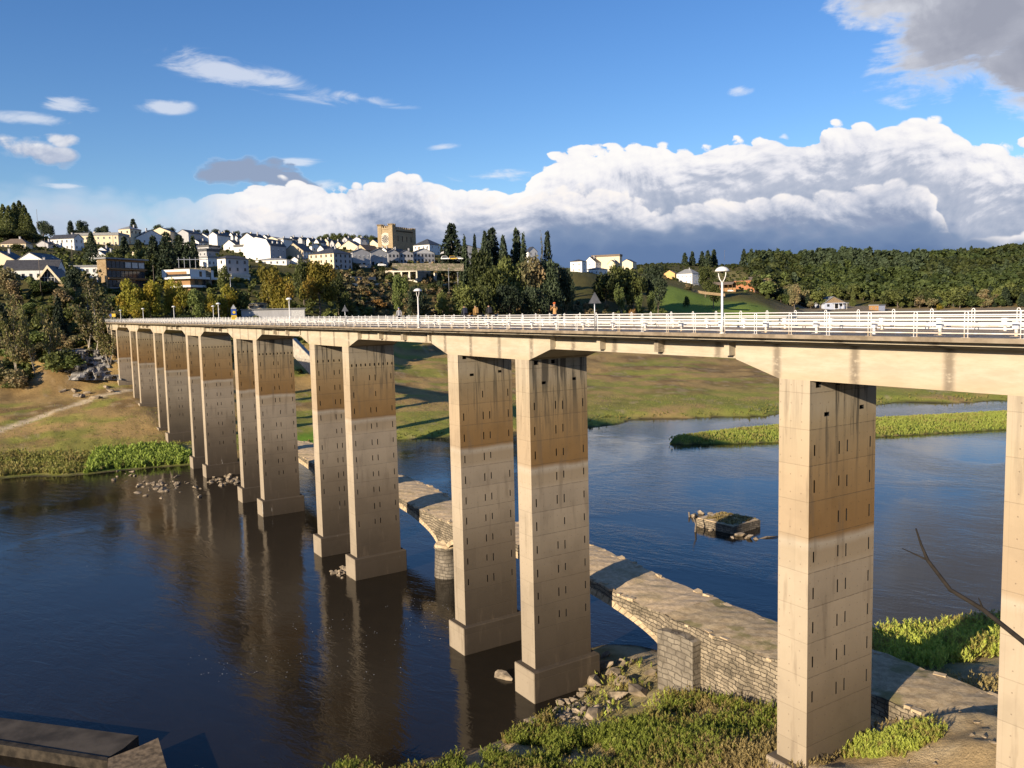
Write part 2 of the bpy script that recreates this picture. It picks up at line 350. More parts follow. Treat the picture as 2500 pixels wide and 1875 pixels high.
# ------------------------------------------------------------------ the lie of the land
PROF = {   # picture column -> (metres from the viewpoint, height above the river)
 -400: [(150, -2), (172, 0), (186, 1.6), (220, 5), (255, 8), (270, 15), (300, 26), (340, 42), (400, 53), (480, 68), (600, 86), (900, 96), (2500, 60)],
 0:    [(150, -2), (171, 0), (186, 1.6), (220, 5), (255, 8), (270, 15), (300, 25), (340, 41), (400, 52), (480, 67), (600, 84), (900, 92), (2500, 60)],
 150:  [(150, -2), (166, 0), (181, 2), (215, 5.5), (250, 7.8), (262, 15), (290, 25), (340, 42), (400, 52), (480, 64), (560, 74), (700, 82), (2500, 60)],
 300:  [(150, -2), (166, 0), (184, 2.1), (218, 6.2), (250, 8.6), (261, 16), (272, 24.5), (300, 27), (340, 34), (400, 47), (480, 60), (560, 72), (660, 80), (2500, 60)],
 500:  [(150, -2), (166, 0), (200, 3), (240, 7.5), (262, 12), (280, 24), (320, 28), (360, 36), (420, 49), (500, 62), (600, 74), (700, 80), (2500, 60)],
 740:  [(160, -2), (178, 0), (184, 1.2), (215, 2), (255, 5), (282, 12), (305, 23), (340, 30), (400, 43), (480, 59), (580, 73), (700, 79), (2500, 60)],
 1000: [(160, -2), (181, 0), (185, 1.3), (260, 4.5), (350, 11), (390, 21), (430, 36), (480, 52), (560, 68), (640, 74), (900, 78), (2500, 60)],
 1200: [(165, -2), (185, 0), (189, 1.2), (280, 5), (380, 11.5), (430, 23), (480, 42), (540, 58), (620, 68), (900, 74), (2500, 60)],
 1400: [(170, -2), (192, 0), (196, 1.2), (300, 4.5), (420, 10), (480, 19), (540, 34), (600, 50), (700, 60), (900, 64), (2500, 60)],
 1600: [(185, -2), (206, 0), (210, 1.3), (320, 4.5), (450, 9), (540, 16), (600, 27), (660, 40), (800, 54), (1000, 74), (1300, 88), (2500, 60)],
 1800: [(190, -2), (211, 0), (215, 1.3), (330, 4), (470, 8), (600, 14), (660, 25), (720, 34), (900, 50), (1050, 71), (1300, 84), (2500, 60)],
 2000: [(205, -2), (228, 0), (232, 1.2), (360, 4), (520, 8), (700, 14), (800, 18), (860, 23), (1000, 46), (1150, 72), (1400, 84), (2500, 60)],
 2250: [(225, -2), (248, 0), (252, 1.1), (400, 4), (600, 9), (800, 14), (870, 17), (930, 26), (1050, 48), (1200, 69), (1500, 82), (2500, 60)],
 2500: [(235, -2), (260, 0), (264, 1.1), (400, 4), (600, 9), (800, 14), (870, 17), (930, 26), (1050, 48), (1200, 72), (1500, 84), (2500, 60)],
 2900: [(235, -2), (260, 0), (264, 1.1), (400, 4), (600, 9), (800, 14), (870, 17), (930, 26), (1050, 48), (1200, 72), (1500, 84), (2500, 60)]}
_AZ = np.array([az_of(u) for u in PROF]); _RR = np.array([0, 60, 110, 140]+list(range(150, 300, 2))+list(range(300, 700, 10))+list(range(700, 1500, 25))+[1600, 2000, 2500, 4000])
_ZZ = np.array([np.interp(_RR, [q[0] for q in p], [q[1] for q in p]) for p in PROF.values()])
for _k in range(2): _ZZ[:, 5:-1] = (_ZZ[:, 4:-2]+2*_ZZ[:, 5:-1]+_ZZ[:, 6:])/4*(_ZZ[:, 5:-1] > 4)+_ZZ[:, 5:-1]*(_ZZ[:, 5:-1] <= 4)
def far_land(x, y):
    dx = x-CP[0]; dy = y-CP[1]; r = np.hypot(dx, dy); a = np.arctan2(dx, dy)
    a = np.where(a > R(150), a-2*PI, a); a = np.clip(a, _AZ[0], _AZ[-1])
    k = np.clip(np.searchsorted(_AZ, a)-1, 0, len(_AZ)-2); t = (a-_AZ[k])/(_AZ[k+1]-_AZ[k]); t = t*t*(3-2*t)
    j = np.clip(np.searchsorted(_RR, r)-1, 0, len(_RR)-2); s = np.clip((r-_RR[j])/(_RR[j+1]-_RR[j]), 0, 1)
    f = lambda kk: _ZZ[kk, j]*(1-s)+_ZZ[kk, j+1]*s
    return f(k)*(1-t)+f(k+1)*t
_NY = [-60, -40, -30, -26, -22, -18, -11, -5, -2, 0, 5, 9.8, 12, 14, 20, 28, 34, 45, 70, 120, 300]
_NX = [-57, -57, -54, -53.2, -52.2, -47.5, -45.2, -44.4, -44.8, -45.5, -45.6, -45.5, -45.3, -45, -44, -41, -38.5, -34, -22, 0, 60]
def near_land(x, y):
    d = x-np.interp(y, _NY, _NX)+(fbm(x*.35, y*.35, 3)-.5)*2.2
    b = np.where(d < 0, d*.25, .21*d+.0030*d*d)
    b = b+.75*sstep(x, -25.5, -20.5)*sstep(y, 1, 4)*sstep(y, 9, 7.6)
    b = np.minimum(b, 8.5+11*sstep(y, -12, 6))
    b = np.maximum(b, .62*(1-((x+47.5)/5.2)**2-((y-8.2)/5.)**2).clip(-2, 1))
    r = np.hypot(x-CP[0], y-CP[1])
    hill = 26.3-2.2*np.maximum(r-1.6, 0); plat = 26.2-.95*np.maximum(9-x, 0)
    return np.maximum(np.maximum(b, hill), np.maximum(plat, -3))
_IS = np.array([(-122.5, 84, .4), (-122, 88, 3), (-119.5, 97, 6.5), (-117, 106, 8.5), (-114, 116, 9.5), (-108, 134, 11), (-97, 161, 11), (-82, 195, 12), (-66, 235, 12), (-50, 270, 4)])
def isle(x, y):
    best = np.full(np.shape(x), -3.)
    for (x0, y0, w0), (x1, y1, w1) in zip(_IS[:-1], _IS[1:]):
        ex, ey = x1-x0, y1-y0; t = np.clip(((x-x0)*ex+(y-y0)*ey)/(ex*ex+ey*ey), 0, 1)
        d = np.hypot(x-x0-t*ex, y-y0-t*ey)/(w0+(w1-w0)*t)
        best = np.maximum(best, 1.15*(1-d**3))
    return np.maximum(best, -2)
def land(x, y, fine=True):
    x = np.asarray(x, float); y = np.asarray(y, float)
    f = far_land(x, y); n = near_land(x, y); i = isle(x, y)
    r = np.hypot(x-CP[0], y-CP[1])
    if fine:
        rough = sstep(f, .2, 5)
        f = f+rough*((fbm(x*.05, y*.05, 4)-.5)*2.2+(fbm(x*.4, y*.4, 2)-.5)*.5)+(fbm(x*.3, y*.3, 3)-.5)*.5*sstep(f, -.5, .4)
        n = n+(fbm(x*.8, y*.8, 3)-.5)*.45*sstep(n, -.3, .6)
    h = np.maximum(np.maximum(f, i), np.where(r < 130, n, -3))
    return h
def gz(x, y): return float(land(np.array([x]), np.array([y]))[0])

az_f = np.arange(-104, -8, .2); az_c = np.concatenate([np.arange(-8, 256, 4.)])
AZ = np.radians(np.concatenate([az_f, az_c])); na = len(AZ)
RAD = [1.]
while RAD[-1] < 3500:
    r_ = RAD[-1]; RAD.append(r_+(.8 if r_ < 30 else max(.5, r_*.0095) if r_ < 330 else r_*.02 if r_ < 1500 else r_*.06))
RAD = np.array(RAD); nr = len(RAD)
GX = CP[0]+np.outer(RAD, np.sin(AZ)); GY = CP[1]+np.outer(RAD, np.cos(AZ)); GZ = land(GX, GY)
# ground cover, by kind of growth: dry grass, green grass, bare soil
def lin(*c): return np.array([((q/255+.055)/1.055)**2.4 if q > 10 else q/3294 for q in c])
def cover(x, y, z):
    r = np.hypot(x-CP[0], y-CP[1]); a = np.arctan2(x-CP[0], y-CP[1]); ua = np.interp(a, _AZ, list(PROF))
    tl = a*240; n1 = fbm(tl*.10, r*.16, 5); n2 = fbm(x*.09+40, y*.09, 5); n3 = fbm(tl*.05+9, r*.07+3, 4); n4 = fbm(x*.5, y*.5, 3)
    dry = np.array([.42, .285, .115]); drk = np.array([.25, .165, .070]); grn = np.array([.27, .295, .055]); lush = np.array([.16, .28, .035]); soil = np.array([.46, .35, .21])
    mud = np.array([.055, .043, .03]); wood = np.array([.075, .075, .025])
    w = lambda m: np.clip(m, 0, 1)[..., None]
    c = dry+(drk-dry)*w(sstep(n2, .42, .62))
    c = c+(grn-c)*w(sstep(n1*.6+n3*.4, .51, .62))*.72
    shore = sstep(z, 3.2, .9)*sstep(n2+.25*sstep(r, 160, 180), .5, .75)
    c = c+(grn-c)*w(shore*(r > 120)*.9)
    c = c+(soil-c)*w(sstep(n4*.5+n2*.5, .60, .70))*.5
    # a lush green patch by the tenth pier and a dirt track above it
    lp = sstep(np.hypot((x+168)/10., (y+10)/8.), 1.15, .7)+sstep(np.hypot((x+172)/9., (y-32)/12.), 1.1, .7)
    c = c+(lush-c)*w(lp*(z > .15)*sstep(n4, .3, .45))
    tr = []
    for px, py, rr in ((-60, 1055, 0), (0, 1042, 0), (110, 1022, 0), (250, 995, 0), (330, 985, 0), (420, 975, 0)):
        q = at_z(px, py, 4.6); tr.append((q[0], q[1]))
    for (x0, y0), (x1, y1) in zip(tr[:-1], tr[1:]):
        ex, ey = x1-x0, y1-y0; t = np.clip(((x-x0)*ex+(y-y0)*ey)/(ex*ex+ey*ey), 0, 1)
        d = np.hypot(x-x0-t*ex, y-y0-t*ey); c = c+(np.array([.66, .53, .34])-c)*w(sstep(d+(n4-.5)*1.2, 2.3, 1.1))*.95
    # meadow, hillside, reservoir flats
    md = sstep(ua, 1570, 1640)*sstep(ua, 1960, 1850)*sstep(r, 560, 600)*sstep(r, 700, 670)
    hs = sstep(z, 15, 24)*(r > 150); c = c+(wood-c)*w(hs*.9)
    c = c+(np.array([.17, .245, .045])-c)*w(md*.95)
    fld = sstep(ua, 1690, 1730)*sstep(ua, 1850, 1800)*sstep(r, 830, 860)*sstep(r, 1010, 980); c = c+(np.array([.23, .20, .075])-c)*w(fld)
    fl = sstep(ua, 1850, 2000)*sstep(r, 360, 480)*sstep(r, 880, 860); c = c+(np.array([.24, .20, .15])-c)*w(fl*.85)
    i = isle(x, y); c = c+(np.array([.20, .26, .045])*(.8+.5*n2[..., None])-c)*w(sstep(i, .1, .35))
    ne = (r < 130)&(x > -70); nb = np.array([.46, .34, .185])+(np.array([.60, .47, .28])-np.array([.46, .34, .185]))*w(sstep(n4, .4, .6))
    nb = nb+(np.array([.17, .18, .05])-nb)*w(sstep(n2, .50, .60))*.5
    c = np.where(ne[..., None], nb, c)
    c = c+(mud-c)*w(sstep(z, .22, .0))
    return c
CC = cover(GX, GY, GZ)
def terrain_mat():
    m = Mat('ground_cover', .95, .1); nt = m.nt; p = m.pos(); a = m.attr('cover')
    n = noise(nt, p, .75, 9, .74); g = noise(nt, p, 5., 5, .75)
    c = mix(nt, 1., a, (n*.9+.5).ramp([(0, 0.), (1, 1.)]), 'MULTIPLY')
    c = mix(nt, 1., c, (g*1.5+.25).ramp([(0, 0.), (1, 1.)]), 'MULTIPLY'); m.color(c); peb = voro(nt, p, 3.1).step(.16, .06)*noise(nt, p, 1.7, 3).step(.5, .6)
    c = mix(nt, peb*.55, c, (.55, .46, .33)); m.color(c); m.bump(n+g*.5+peb*.4, .9, .30); return m.m
me = bpy.data.meshes.new('terrain')
V = np.stack([GX, GY, GZ], -1).reshape(-1, 3); I = np.arange(nr*na).reshape(nr, na); J = np.roll(I, -1, 1)
Q = np.stack([I[:-1], J[:-1], J[1:], I[1:]], -1).reshape(-1, 4)[:, ::-1]
me.vertices.add(len(V)); me.loops.add(Q.size); me.polygons.add(len(Q))
me.vertices.foreach_set('co', V.astype(np.float32).ravel()); me.loops.foreach_set('vertex_index', Q.astype(np.int32).ravel())
me.polygons.foreach_set('loop_start', np.arange(0, Q.size, 4, dtype=np.int32)); me.polygons.foreach_set('use_smooth', np.ones(len(Q), bool))
at = me.attributes.new('cover', 'FLOAT_COLOR', 'POINT'); at.data.foreach_set('color', np.concatenate([CC.reshape(-1, 3), np.ones((len(V), 1))], 1).astype(np.float32).ravel())
me.materials.append(terrain_mat()); me.update(calc_edges=True)
tag(link('terrain', me), kind='structure')
# ------------------------------------------------------------------ river
def water_mat():
    m = Mat('river_water', .04, .5); nt = m.nt; p = m.pos(); x, y, z = xyz(nt, p)
    m.b.inputs['IOR'].default_value = 1.333
    q = comb(nt, x*.93+y*.37, (y*.93-x*.37)*2.2, 0.)
    n1 = noise(nt, q, .34, 4, .6, 1.0); n2 = noise(nt, q, 1.9, 3, .6); n3 = noise(nt, comb(nt, x, y, 0.), .045, 3, .5, .8)
    calm = n3.step(.36, .62)
    c = mix(nt, n1, (.011, .009, .0065), (.020, .016, .011)); m.color(c)
    h = n1*1.0+n2*.32; m.bump(h*(calm*.75+.25), .42, .10)
    return m.m
w = MB(); w.add([(-900, -700, 0), (700, -700, 0), (700, 900, 0), (-900, 900, 0)], [(0, 1, 2, 3)]); tag(w.obj('river', water_mat()), kind='structure')

# ------------------------------------------------------------------ sky and sun
SUN = Vector((.28, -1., .305)).normalized()
sl = bpy.data.lights.new('sun', 'SUN'); sl.energy = 5.; sl.angle = R(.53); sl.color = (1., .83, .61)
so = bpy.data.objects.new('sun', sl); COL.objects.link(so); so.rotation_euler = SUN.to_track_quat('Z', 'Y').to_euler()
S.view_settings.view_transform = 'Standard'; S.view_settings.look = 'None'; S.view_settings.exposure = EXPOSURE; S.view_settings.gamma = 1
wd = bpy.data.worlds.new('World'); S.world = wd; wd.use_nodes = True; nt = wd.node_tree; nt.nodes.clear()
sky = nt.nodes.new('ShaderNodeTexSky'); sky.sky_type = 'NISHITA'; sky.sun_disc = False
sky.sun_elevation = math.asin(SUN.z); sky.sun_rotation = math.atan2(SUN.x, SUN.y); sky.air_density = 1.; sky.dust_density = .25; sky.ozone_density = 2.2
hs = nt.nodes.new('ShaderNodeHueSaturation'); hs.inputs['Saturation'].default_value = 1.24; hs.inputs['Hue'].default_value = .508; nt.links.new(sky.outputs[0], hs.inputs['Color'])
D = X(nt, nt.nodes.new('ShaderNodeTexCoord').outputs['Generated']); dx, dy, dz = xyz(nt, D)
az = dx.m('ARCTAN2', dy)*(180/PI); el = dz.m('ARCSINE')*(180/PI)
def ae(u, v):
    d = ray(u, v); d = d/np.linalg.norm(d); return math.degrees(math.atan2(d[0], d[1])), math.degrees(math.asin(d[2]))
P = comb(nt, az*.1, el*.14, 0.)
nA = noise(nt, P, 1.9, 8, .58, .3); nB = noise(nt, comb(nt, az*.1+.022, el*.14+.034, 0.), 1.9, 8, .58, .3)
nC = noise(nt, comb(nt, az*.1, el*.2, 3.), .9, 4, .55, .3); nS = noise(nt, comb(nt, az*.12+el*.10, el*.42-az*.03, 7.), 1.6, 6, .62, .6)
bil = voro(nt, comb(nt, az*.1+nA*.25, el*.16+nC*.22, 1.), 7.5, 'F1')
def curve(sock, pts, lo, hi):      # piecewise curve of azimuth
    n = nt.nodes.new('ShaderNodeFloatCurve'); cu = n.mapping.curves[0]
    q = [((a-lo)/(hi-lo), b) for a, b in pts]
    cu.points[0].location = q[0]; cu.points[1].location = q[-1]
    for a in q[1:-1]: cu.points.new(*a)
    n.mapping.update(); t = (sock-lo)*(1/(hi-lo)); nt.links.new(t.sat().o, n.inputs['Value']); return X(nt, n.outputs[0])
TOP = [(0, 478), (100, 462), (260, 470), (420, 492), (520, 478), (640, 452), (800, 458), (900, 470), (940, 442), (985, 428), (1030, 452), (1150, 455), (1290, 462), (1330, 385), (1420, 357), (1540, 352), (1700, 355), (1850, 338), (1960, 345), (2050, 305), (2150, 318), (2230, 300), (2320, 318), (2380, 338), (2500, 350)]
tp = [(-180, .32), (-110, .42)]+[(ae(u, v)[0], ae(u, v)[1]/20) for u, v in TOP]+[(-5, .55), (40, .3), (120, .35), (180, .32)]
top = curve(az, tp, -180, 180)*20
bw = (nA-.5).abs()*2.; big_ = noise(nt, comb(nt, az*.1, el*.16, 5.), .75, 3, .5)
lit = (nA-nB)*6.+(.40-bil)*.9
soft = az.step(-74, -81)
def layer(pts, base, amp, sharp):
    """one bank of cumulus: how dense it is, and how far below its own top a point lies"""
    q = [(-180, base), (-100, base)]+[(ae(u, v)[0], ae(u, v)[1]/20) for u, v in pts]+[(-5, base+.08), (40, base), (120, base+.05), (180, base)]
    d = curve(az, q, -180, 180)*20+(nA-.5)*amp+(big_-.5)*amp*.7-bw*.8+(.35-bil)*1.1+.25-el
    return d.step(-.06, sharp), d
L1, d1 = layer(TOP, .36, 2.2, .13)
L2, d2 = layer([(0, 530), (250, 548), (420, 525), (500, 500), (650, 510), (800, 520), (930, 472), (1000, 462), (1060, 500), (1150, 478), (1240, 500), (1330, 470), (1430, 465), (1500, 450), (1570, 485), (1720, 500), (1860, 482), (1990, 495), (2060, 455), (2220, 438), (2290, 495), (2380, 575), (2500, 548)], .24, 2.6, .28)
L3, d3 = layer([(0, 560), (300, 580), (600, 575), (900, 560), (1050, 560), (1200, 560), (1330, 535), (1480, 522), (1640, 530), (1800, 530), (1960, 545), (2120, 538), (2300, 515), (2420, 560), (2500, 560)], .19, 1.7, 1.3)
WHITE, LAV, GREY, SLATE = (1., .975, .955), (.80, .80, .86), (.50, .54, .65), (.30, .36, .50)
c1 = ((d1*.17)+(nC-.5)*.9-lit*.5+.06).sat().ramp([(0, WHITE), (.22, (.94, .92, .93)), (.42, LAV), (.66, GREY), (1, (.36, .42, .55))])
c2 = ((d2*.27)+(nC-.5)*.9-lit*.50+.10).sat().ramp([(0, (.98, .93, .90)), (.22, (.86, .84, .87)), (.48, (.58, .61, .71)), (.8, SLATE), (1, (.25, .31, .46))])
c3 = ((d3*.34)+(nC-.5)*.5-lit*.10+.05).sat().ramp([(0, (.42, .47, .60)), (.35, (.22, .30, .46)), (.8, (.135, .215, .39)), (1, (.125, .205, .38))])
fd = (1-soft*.25)
bankcol = mix(nt, L3*.96, mix(nt, L2, c1, c2), c3); bankcol = mix(nt, soft*.8, bankcol, (.42, .50, .68))
bank = (1-(1-L1)*(1-L2*.9)*(1-L3))*fd
bank = bank*(1-soft)+(d1.step(-.6, 2.6)*.85)*soft
_SH = {}
def vmath(op, v, *a):
    n = nt.nodes.new('ShaderNodeVectorMath'); n.operation = op; nt.links.new(v.o, n.inputs[0])
    for i, q in enumerate(a): n.inputs[i+1].default_value = q
    return X(nt, n.outputs['Value' if op == 'LENGTH' else 'Vector'])
def blob(u, v, ru, rv, tilt=0.):
    a, e = ae(u, v); ra = abs(ae(u+ru, v)[0]-a); re = abs(ae(u, v-rv)[1]-e)
    if tilt not in _SH: _SH[tilt] = comb(nt, az, el-az*tilt if tilt else el, 0.)
    e -= a*tilt
    return 1-vmath('LENGTH', vmath('MULTIPLY_ADD', _SH[tilt], (1/ra, 1/re, 0), (-a/ra, -e/re, 0)))
wisp = blob(640, 195, 380, 42, -.16).mx(blob(520, 165, 190, 50, -.16)).mx(blob(880, 240, 220, 22, -.16)).mx(blob(400, 258, 90, 28)).mx(blob(80, 290, 130, 22)).mx(blob(170, 258, 80, 30)).mx(blob(1080, 358, 70, 14)).mx(blob(740, 398, 90, 16)).mx(blob(1805, 222, 42, 16)).mx(blob(790, 450, 60, 20)).mx(blob(1200, 430, 140, 24)).mx(blob(160, 455, 90, 10))
wd_ = (wisp*1.0+(nS-.5)*3.8-.16).step(.0, .95)*wisp.step(0., .35)*.60
cum = blob(130, 372, 130, 42).mx(blob(150, 350, 55, 30)).mx(blob(575, 422, 130, 46)).mx(blob(690, 440, 120, 24, -.16))
cd = (cum*1.5+(nA-.5)*2.6+(nS-.5)*1.2+(.42-bil)*.8-.05).step(.05, .62)*.90
e0 = ae(150, 385)[1]
csh = ((blob(120, 345, 160, 40)*.55+.45)+lit*.5-az.step(-84, -76)*.22).sat()
ccol = csh.ramp([(0, (.30, .36, .50)), (.5, (.52, .56, .68)), (1, (.88, .88, .90))])
big = blob(2420, 20, 370, 235, .35).mx(blob(2560, 130, 300, 170)).mx(blob(2300, -150, 420, 260))
bd = (big*2.0+(nA-.5)*2.3+(nS-.5)*2.2-.16).step(.0, .75)
bsh = (big*1.25+(nC-.5)*.6-lit*.25).sat()
bcol = bsh.ramp([(0, (.84, .84, .87)), (.30, (.62, .64, .71)), (.62, (.42, .44, .52)), (1, (.34, .36, .44))])
lo = (dz.step(-.02, .0))
col = mix(nt, cd, (1, 1, 1), ccol)
col = mix(nt, bank, mix(nt, (cd*3).sat(), (.90, .91, .95), ccol), bankcol)
col = mix(nt, bd, col, bcol)
dens = (1-(1-wd_)*(1-bank)*(1-cd)*(1-bd))*lo
b1 = nt.nodes.new('ShaderNodeBackground'); tint = mix(nt, 1., X(nt, hs.outputs[0]), (.86, .95, 1.10), 'MULTIPLY'); nt.links.new(tint.o, b1.inputs[0]); b1.inputs[1].default_value = SKY_S
b2 = nt.nodes.new('ShaderNodeBackground'); nt.links.new(col.o, b2.inputs[0]); b2.inputs[1].default_value = CLOUD_S
ms = nt.nodes.new('ShaderNodeMixShader'); nt.links.new(dens.o, ms.inputs[0]); nt.links.new(b1.outputs[0], ms.inputs[1]); nt.links.new(b2.outputs[0], ms.inputs[2])
wo = nt.nodes.new('ShaderNodeOutputWorld'); nt.links.new(ms.outputs[0], wo.inputs[0])
wd.cycles.sampling_method = 'MANUAL'; wd.cycles.sample_map_resolution = 256

cy = S.cycles; cy.max_bounces = 5; cy.diffuse_bounces = 2; cy.glossy_bounces = 3; cy.transmission_bounces = 2; cy.transparent_max_bounces = 4
cy.caustics_reflective = False; cy.caustics_refractive = False
# ------------------------------------------------------------------ the road bridge
SOF, MID, TOPG = 24.41, 25.23, 26.12      # soffit over the piers, soffit in mid span, underside of the slab
PB = 5.04                                  # depth of the piers
PIERS = [(-15.86, -14.13, 7.0), (-26.29, -24.56, 5.72), (-49.39, -47.67, 2.24), (-59.5, -57.78, 2.26), (-82.66, -80.9, 2.25), (-92.86, -91.13, 2.2),
         (-116.1, -114.33, 2.2), (-126.55, -124.85, 2.14), (-149.8, -148.05, 2.13), (-160.2, -158.45, 2.1), (-183.2, -181.45, 3.86), (-193.6, -191.8, 3.84),
         (-216.9, -215.1, 7.2), (-226.9, -225.1, 7.2), (-250.9, -248.9, 10.7), (-261.2, -259.3, 12.)]
bridge = thing('road_bridge', 'long pale concrete road bridge on tall paired slab piers across the river', 'bridge', (-130, 0, 0))
inv = Matrix.Translation((130, 0, 0))
def bpart(mb, name, mats, parent=None, smooth=False):
    o = mb.obj(name, mats, None, smooth); o.parent = parent or bridge
    if parent is None: o.location = (130, 0, 0)
    return o
def slot_face(mb, X0, z0, z1, slots, holes_dark=1, depth=.35):
    """the +X face of a pier with real recesses; slots are (y0, y1, z0, z1)"""
    ys = sorted({0., PB} | {q for s in slots for q in s[:2]}); zs = sorted({z0, z1} | {q for s in slots for q in s[2:]})
    for a, b in zip(ys[:-1], ys[1:]):
        run = None
        for c, d in zip(zs[:-1], zs[1:]):
            hit = any(s[0] <= a+1e-6 and b-1e-6 <= s[1] and s[2] <= c+1e-6 and d-1e-6 <= s[3] for s in slots)
            if not hit:
                if run is None: run = c
            if hit or d == zs[-1]:
                if run is not None:
                    e = c if hit else d
                    mb.add([(X0, a, run), (X0, b, run), (X0, b, e), (X0, a, e)], [(0, 1, 2, 3)]); run = None
            if hit:
                xi = X0-depth
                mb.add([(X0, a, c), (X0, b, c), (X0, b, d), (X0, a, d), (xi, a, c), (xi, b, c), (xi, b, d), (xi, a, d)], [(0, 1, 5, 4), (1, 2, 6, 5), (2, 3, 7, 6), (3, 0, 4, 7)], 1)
                mb.add([(xi, a, c), (xi, b, c), (xi, b, d), (xi, a, d)], [(0, 1, 2, 3)], 1)  # slot walls and back are near-black: the recess shade is painted in
pr_ = random.Random(5)
for k, (xl, xr, zt) in enumerate(PIERS):
    zg = min(zt-1.6, gz((xl+xr)/2, 0)-1.2, gz((xl+xr)/2, PB)-1.2); zg = max(zg, -1.8)
    mb = MB(); slots = []
    rows = int((21.4-zt-1.2)/1.7)
    for i in range(rows):
        zc = 21.4-1.7*i
        for j, yc in enumerate((.38, 2.2, 2.82, 4.62)):
            h = .56+pr_.uniform(-.06, .08); dz_ = pr_.uniform(-.03, .03)
            if pr_.random() < .05: continue
            slots.append((yc-.045, yc+.045, zc-h+dz_, zc+dz_))
    if k in (0, 1, 2, 3):
        slots += [(1.05, 1.42, 22.66, 22.86), (3.72, 4.06, 22.78, 22.98), (.42, .78, 24.05, 24.34), (1.9, 2.2, 24.08, 24.35)]
    else:
        n = 10 if k % 2 == 0 else 8
        slots += [(.22+4.5*j/(n-1), .36+4.5*j/(n-1), 22.34, 22.62) for j in range(n)]
    slot_face(mb, xr, zt-.0, SOF, slots)
    mb.add([(xl, 0, zt), (xr, 0, zt), (xr, 0, SOF), (xl, 0, SOF)], [(0, 1, 2, 3)])
    mb.add([(xl, PB, zt), (xr, PB, zt), (xr, PB, SOF), (xl, PB, SOF)], [(3, 2, 1, 0)])
    mb.add([(xl, 0, zt), (xl, PB, zt), (xl, PB, SOF), (xl, 0, SOF)], [(3, 2, 1, 0)])
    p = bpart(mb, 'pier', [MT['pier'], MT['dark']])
    f = MB(); f.box((xl-.30, -.49, zg), (xr+.56, PB+.42, zt)); fo = bpart(f, 'footing', MT['pier'], p)
    bv = fo.modifiers.new('edge', 'BEVEL'); bv.width = .05; bv.segments = 1
# girder: deep over each pair of piers, slim and recessed with brackets between the pairs
gm = MB(); prs = [(PIERS[i+1][0], PIERS[i][1]) for i in range(0, 16, 2)]
GY1 = PB
edges = []
for i, (xa, xb) in enumerate(prs):             # xa left end of the left pier, xb right end of the right pier
    a2 = xa-2.7 if i < 7 else xa-1.5; b2 = xb+2.6
    poly = [(a2, MID), (xa, SOF), (xb, SOF), (b2, MID), (b2, TOPG), (a2, TOPG)]
    gm.prism(poly, 0., GY1, 'y'); edges.append((a2, b2))
for (a0, _), (_, b1) in zip(edges[:-1], edges[1:]):      # the span from b1 (left) to a0 (right)
    gm.box((b1, .46, MID+.02), (a0, GY1-.46, TOPG)); gm.box((b1, .40, MID+.005), (a0, .46, MID+.14))
    for q in (.62, 5.83, 11.0):
        xc = a0-q; gm.prism([(xc-.17, MID+.16), (xc+.17, MID+.16), (xc+.17, TOPG), (xc-.17, TOPG)], 0.003, .47, 'y')
xe = edges[0][1]; gm.box((xe, .46, MID+.02), (14, GY1-.46, TOPG))
for q in (3.2, 8.4): gm.prism([(xe+q-.17, MID+.16), (xe+q+.17, MID+.16), (xe+q+.17, TOPG), (xe+q-.17, TOPG)], .003, .47, 'y')
xw = edges[-1][0]; gm.box((xw-10, .3, 23.), (xw, GY1-.3, TOPG))
bpart(gm, 'girder', MT['girder'])
XA, XB = -276., 15.
d = MB(); d.box((XA, -.62, 26.12), (XB, PB+.62, 26.235)); d.box((XA, -1.08, 26.237), (XB, PB+1.08, 26.395)); bpart(d, 'slab_ledge', MT['girder'])
d = MB(); d.box((XA, -1.52, 26.40), (XB, PB+1.52, 26.575)); bpart(d, 'deck_slab', MT['fascia'])
d = MB(); d.box((XA, -1.15, 26.577), (XB, .2, 26.589)); bpart(d, 'walkway', MT['walk'])
d = MB(); d.box((XA, .42, 26.577), (XB, 4.66, 26.586)); bpart(d, 'carriageway', MT['road'])
d = MB(); d.box((XA, 4.84, 26.577), (XB, 6.2, 26.589)); bpart(d, 'walkway', MT['road'])
# outer railings: doubled hairpin posts and three tubes
def railing(y, label, mid=.535):
    t = thing('bridge_railing', label, 'railing', (-40, y, 26.57), 0, 'white railings along the bridge')
    pm = MB(); w = .066
    arc = [(-w, 0, 0), (-w, 0, .5), (-w, 0, .90)]+[(-w*math.cos(q*PI/6), 0, .90+w*1.1*math.sin(q*PI/6)) for q in range(1, 6)]+[(w, 0, .90), (w, 0, .5), (w, 0, 0)]
    pm.tube(arc, .021, 7); pm.box((-.16, -.08, 0), (.16, .08, .012)); me = pm.mesh('railing_post', MT['white'], True)
    xs = [-14.75-1.968*k for k in range(-12, 132)]; st = MB(); vis = sorted([x for x in xs if x < -13.5], key=lambda x: -x)[:100]
    for x in xs:
        if x in vis: link('post', me, t, (x+40, 0, 0))
        else: st.add([(v.co.x+x+40, v.co.y, v.co.z) for v in me.vertices], [tuple(p.vertices) for p in me.polygons])
    tag(st.obj('post', MT['white'], t, True), kind='stuff')
    for z, r in ((.845, .028), (mid, .026), (.16, .026)):
        m = MB(); m.tube([(XA+40, 0, z), (0, 0, z), (XB+40, 0, z)], r, 8); m.obj('rail', MT['white'], t, True)
railing(-1.36, 'white tube railing with hairpin posts along the near edge of the bridge')
railing(6.40, 'white tube railing with hairpin posts along the far edge of the bridge', .60)
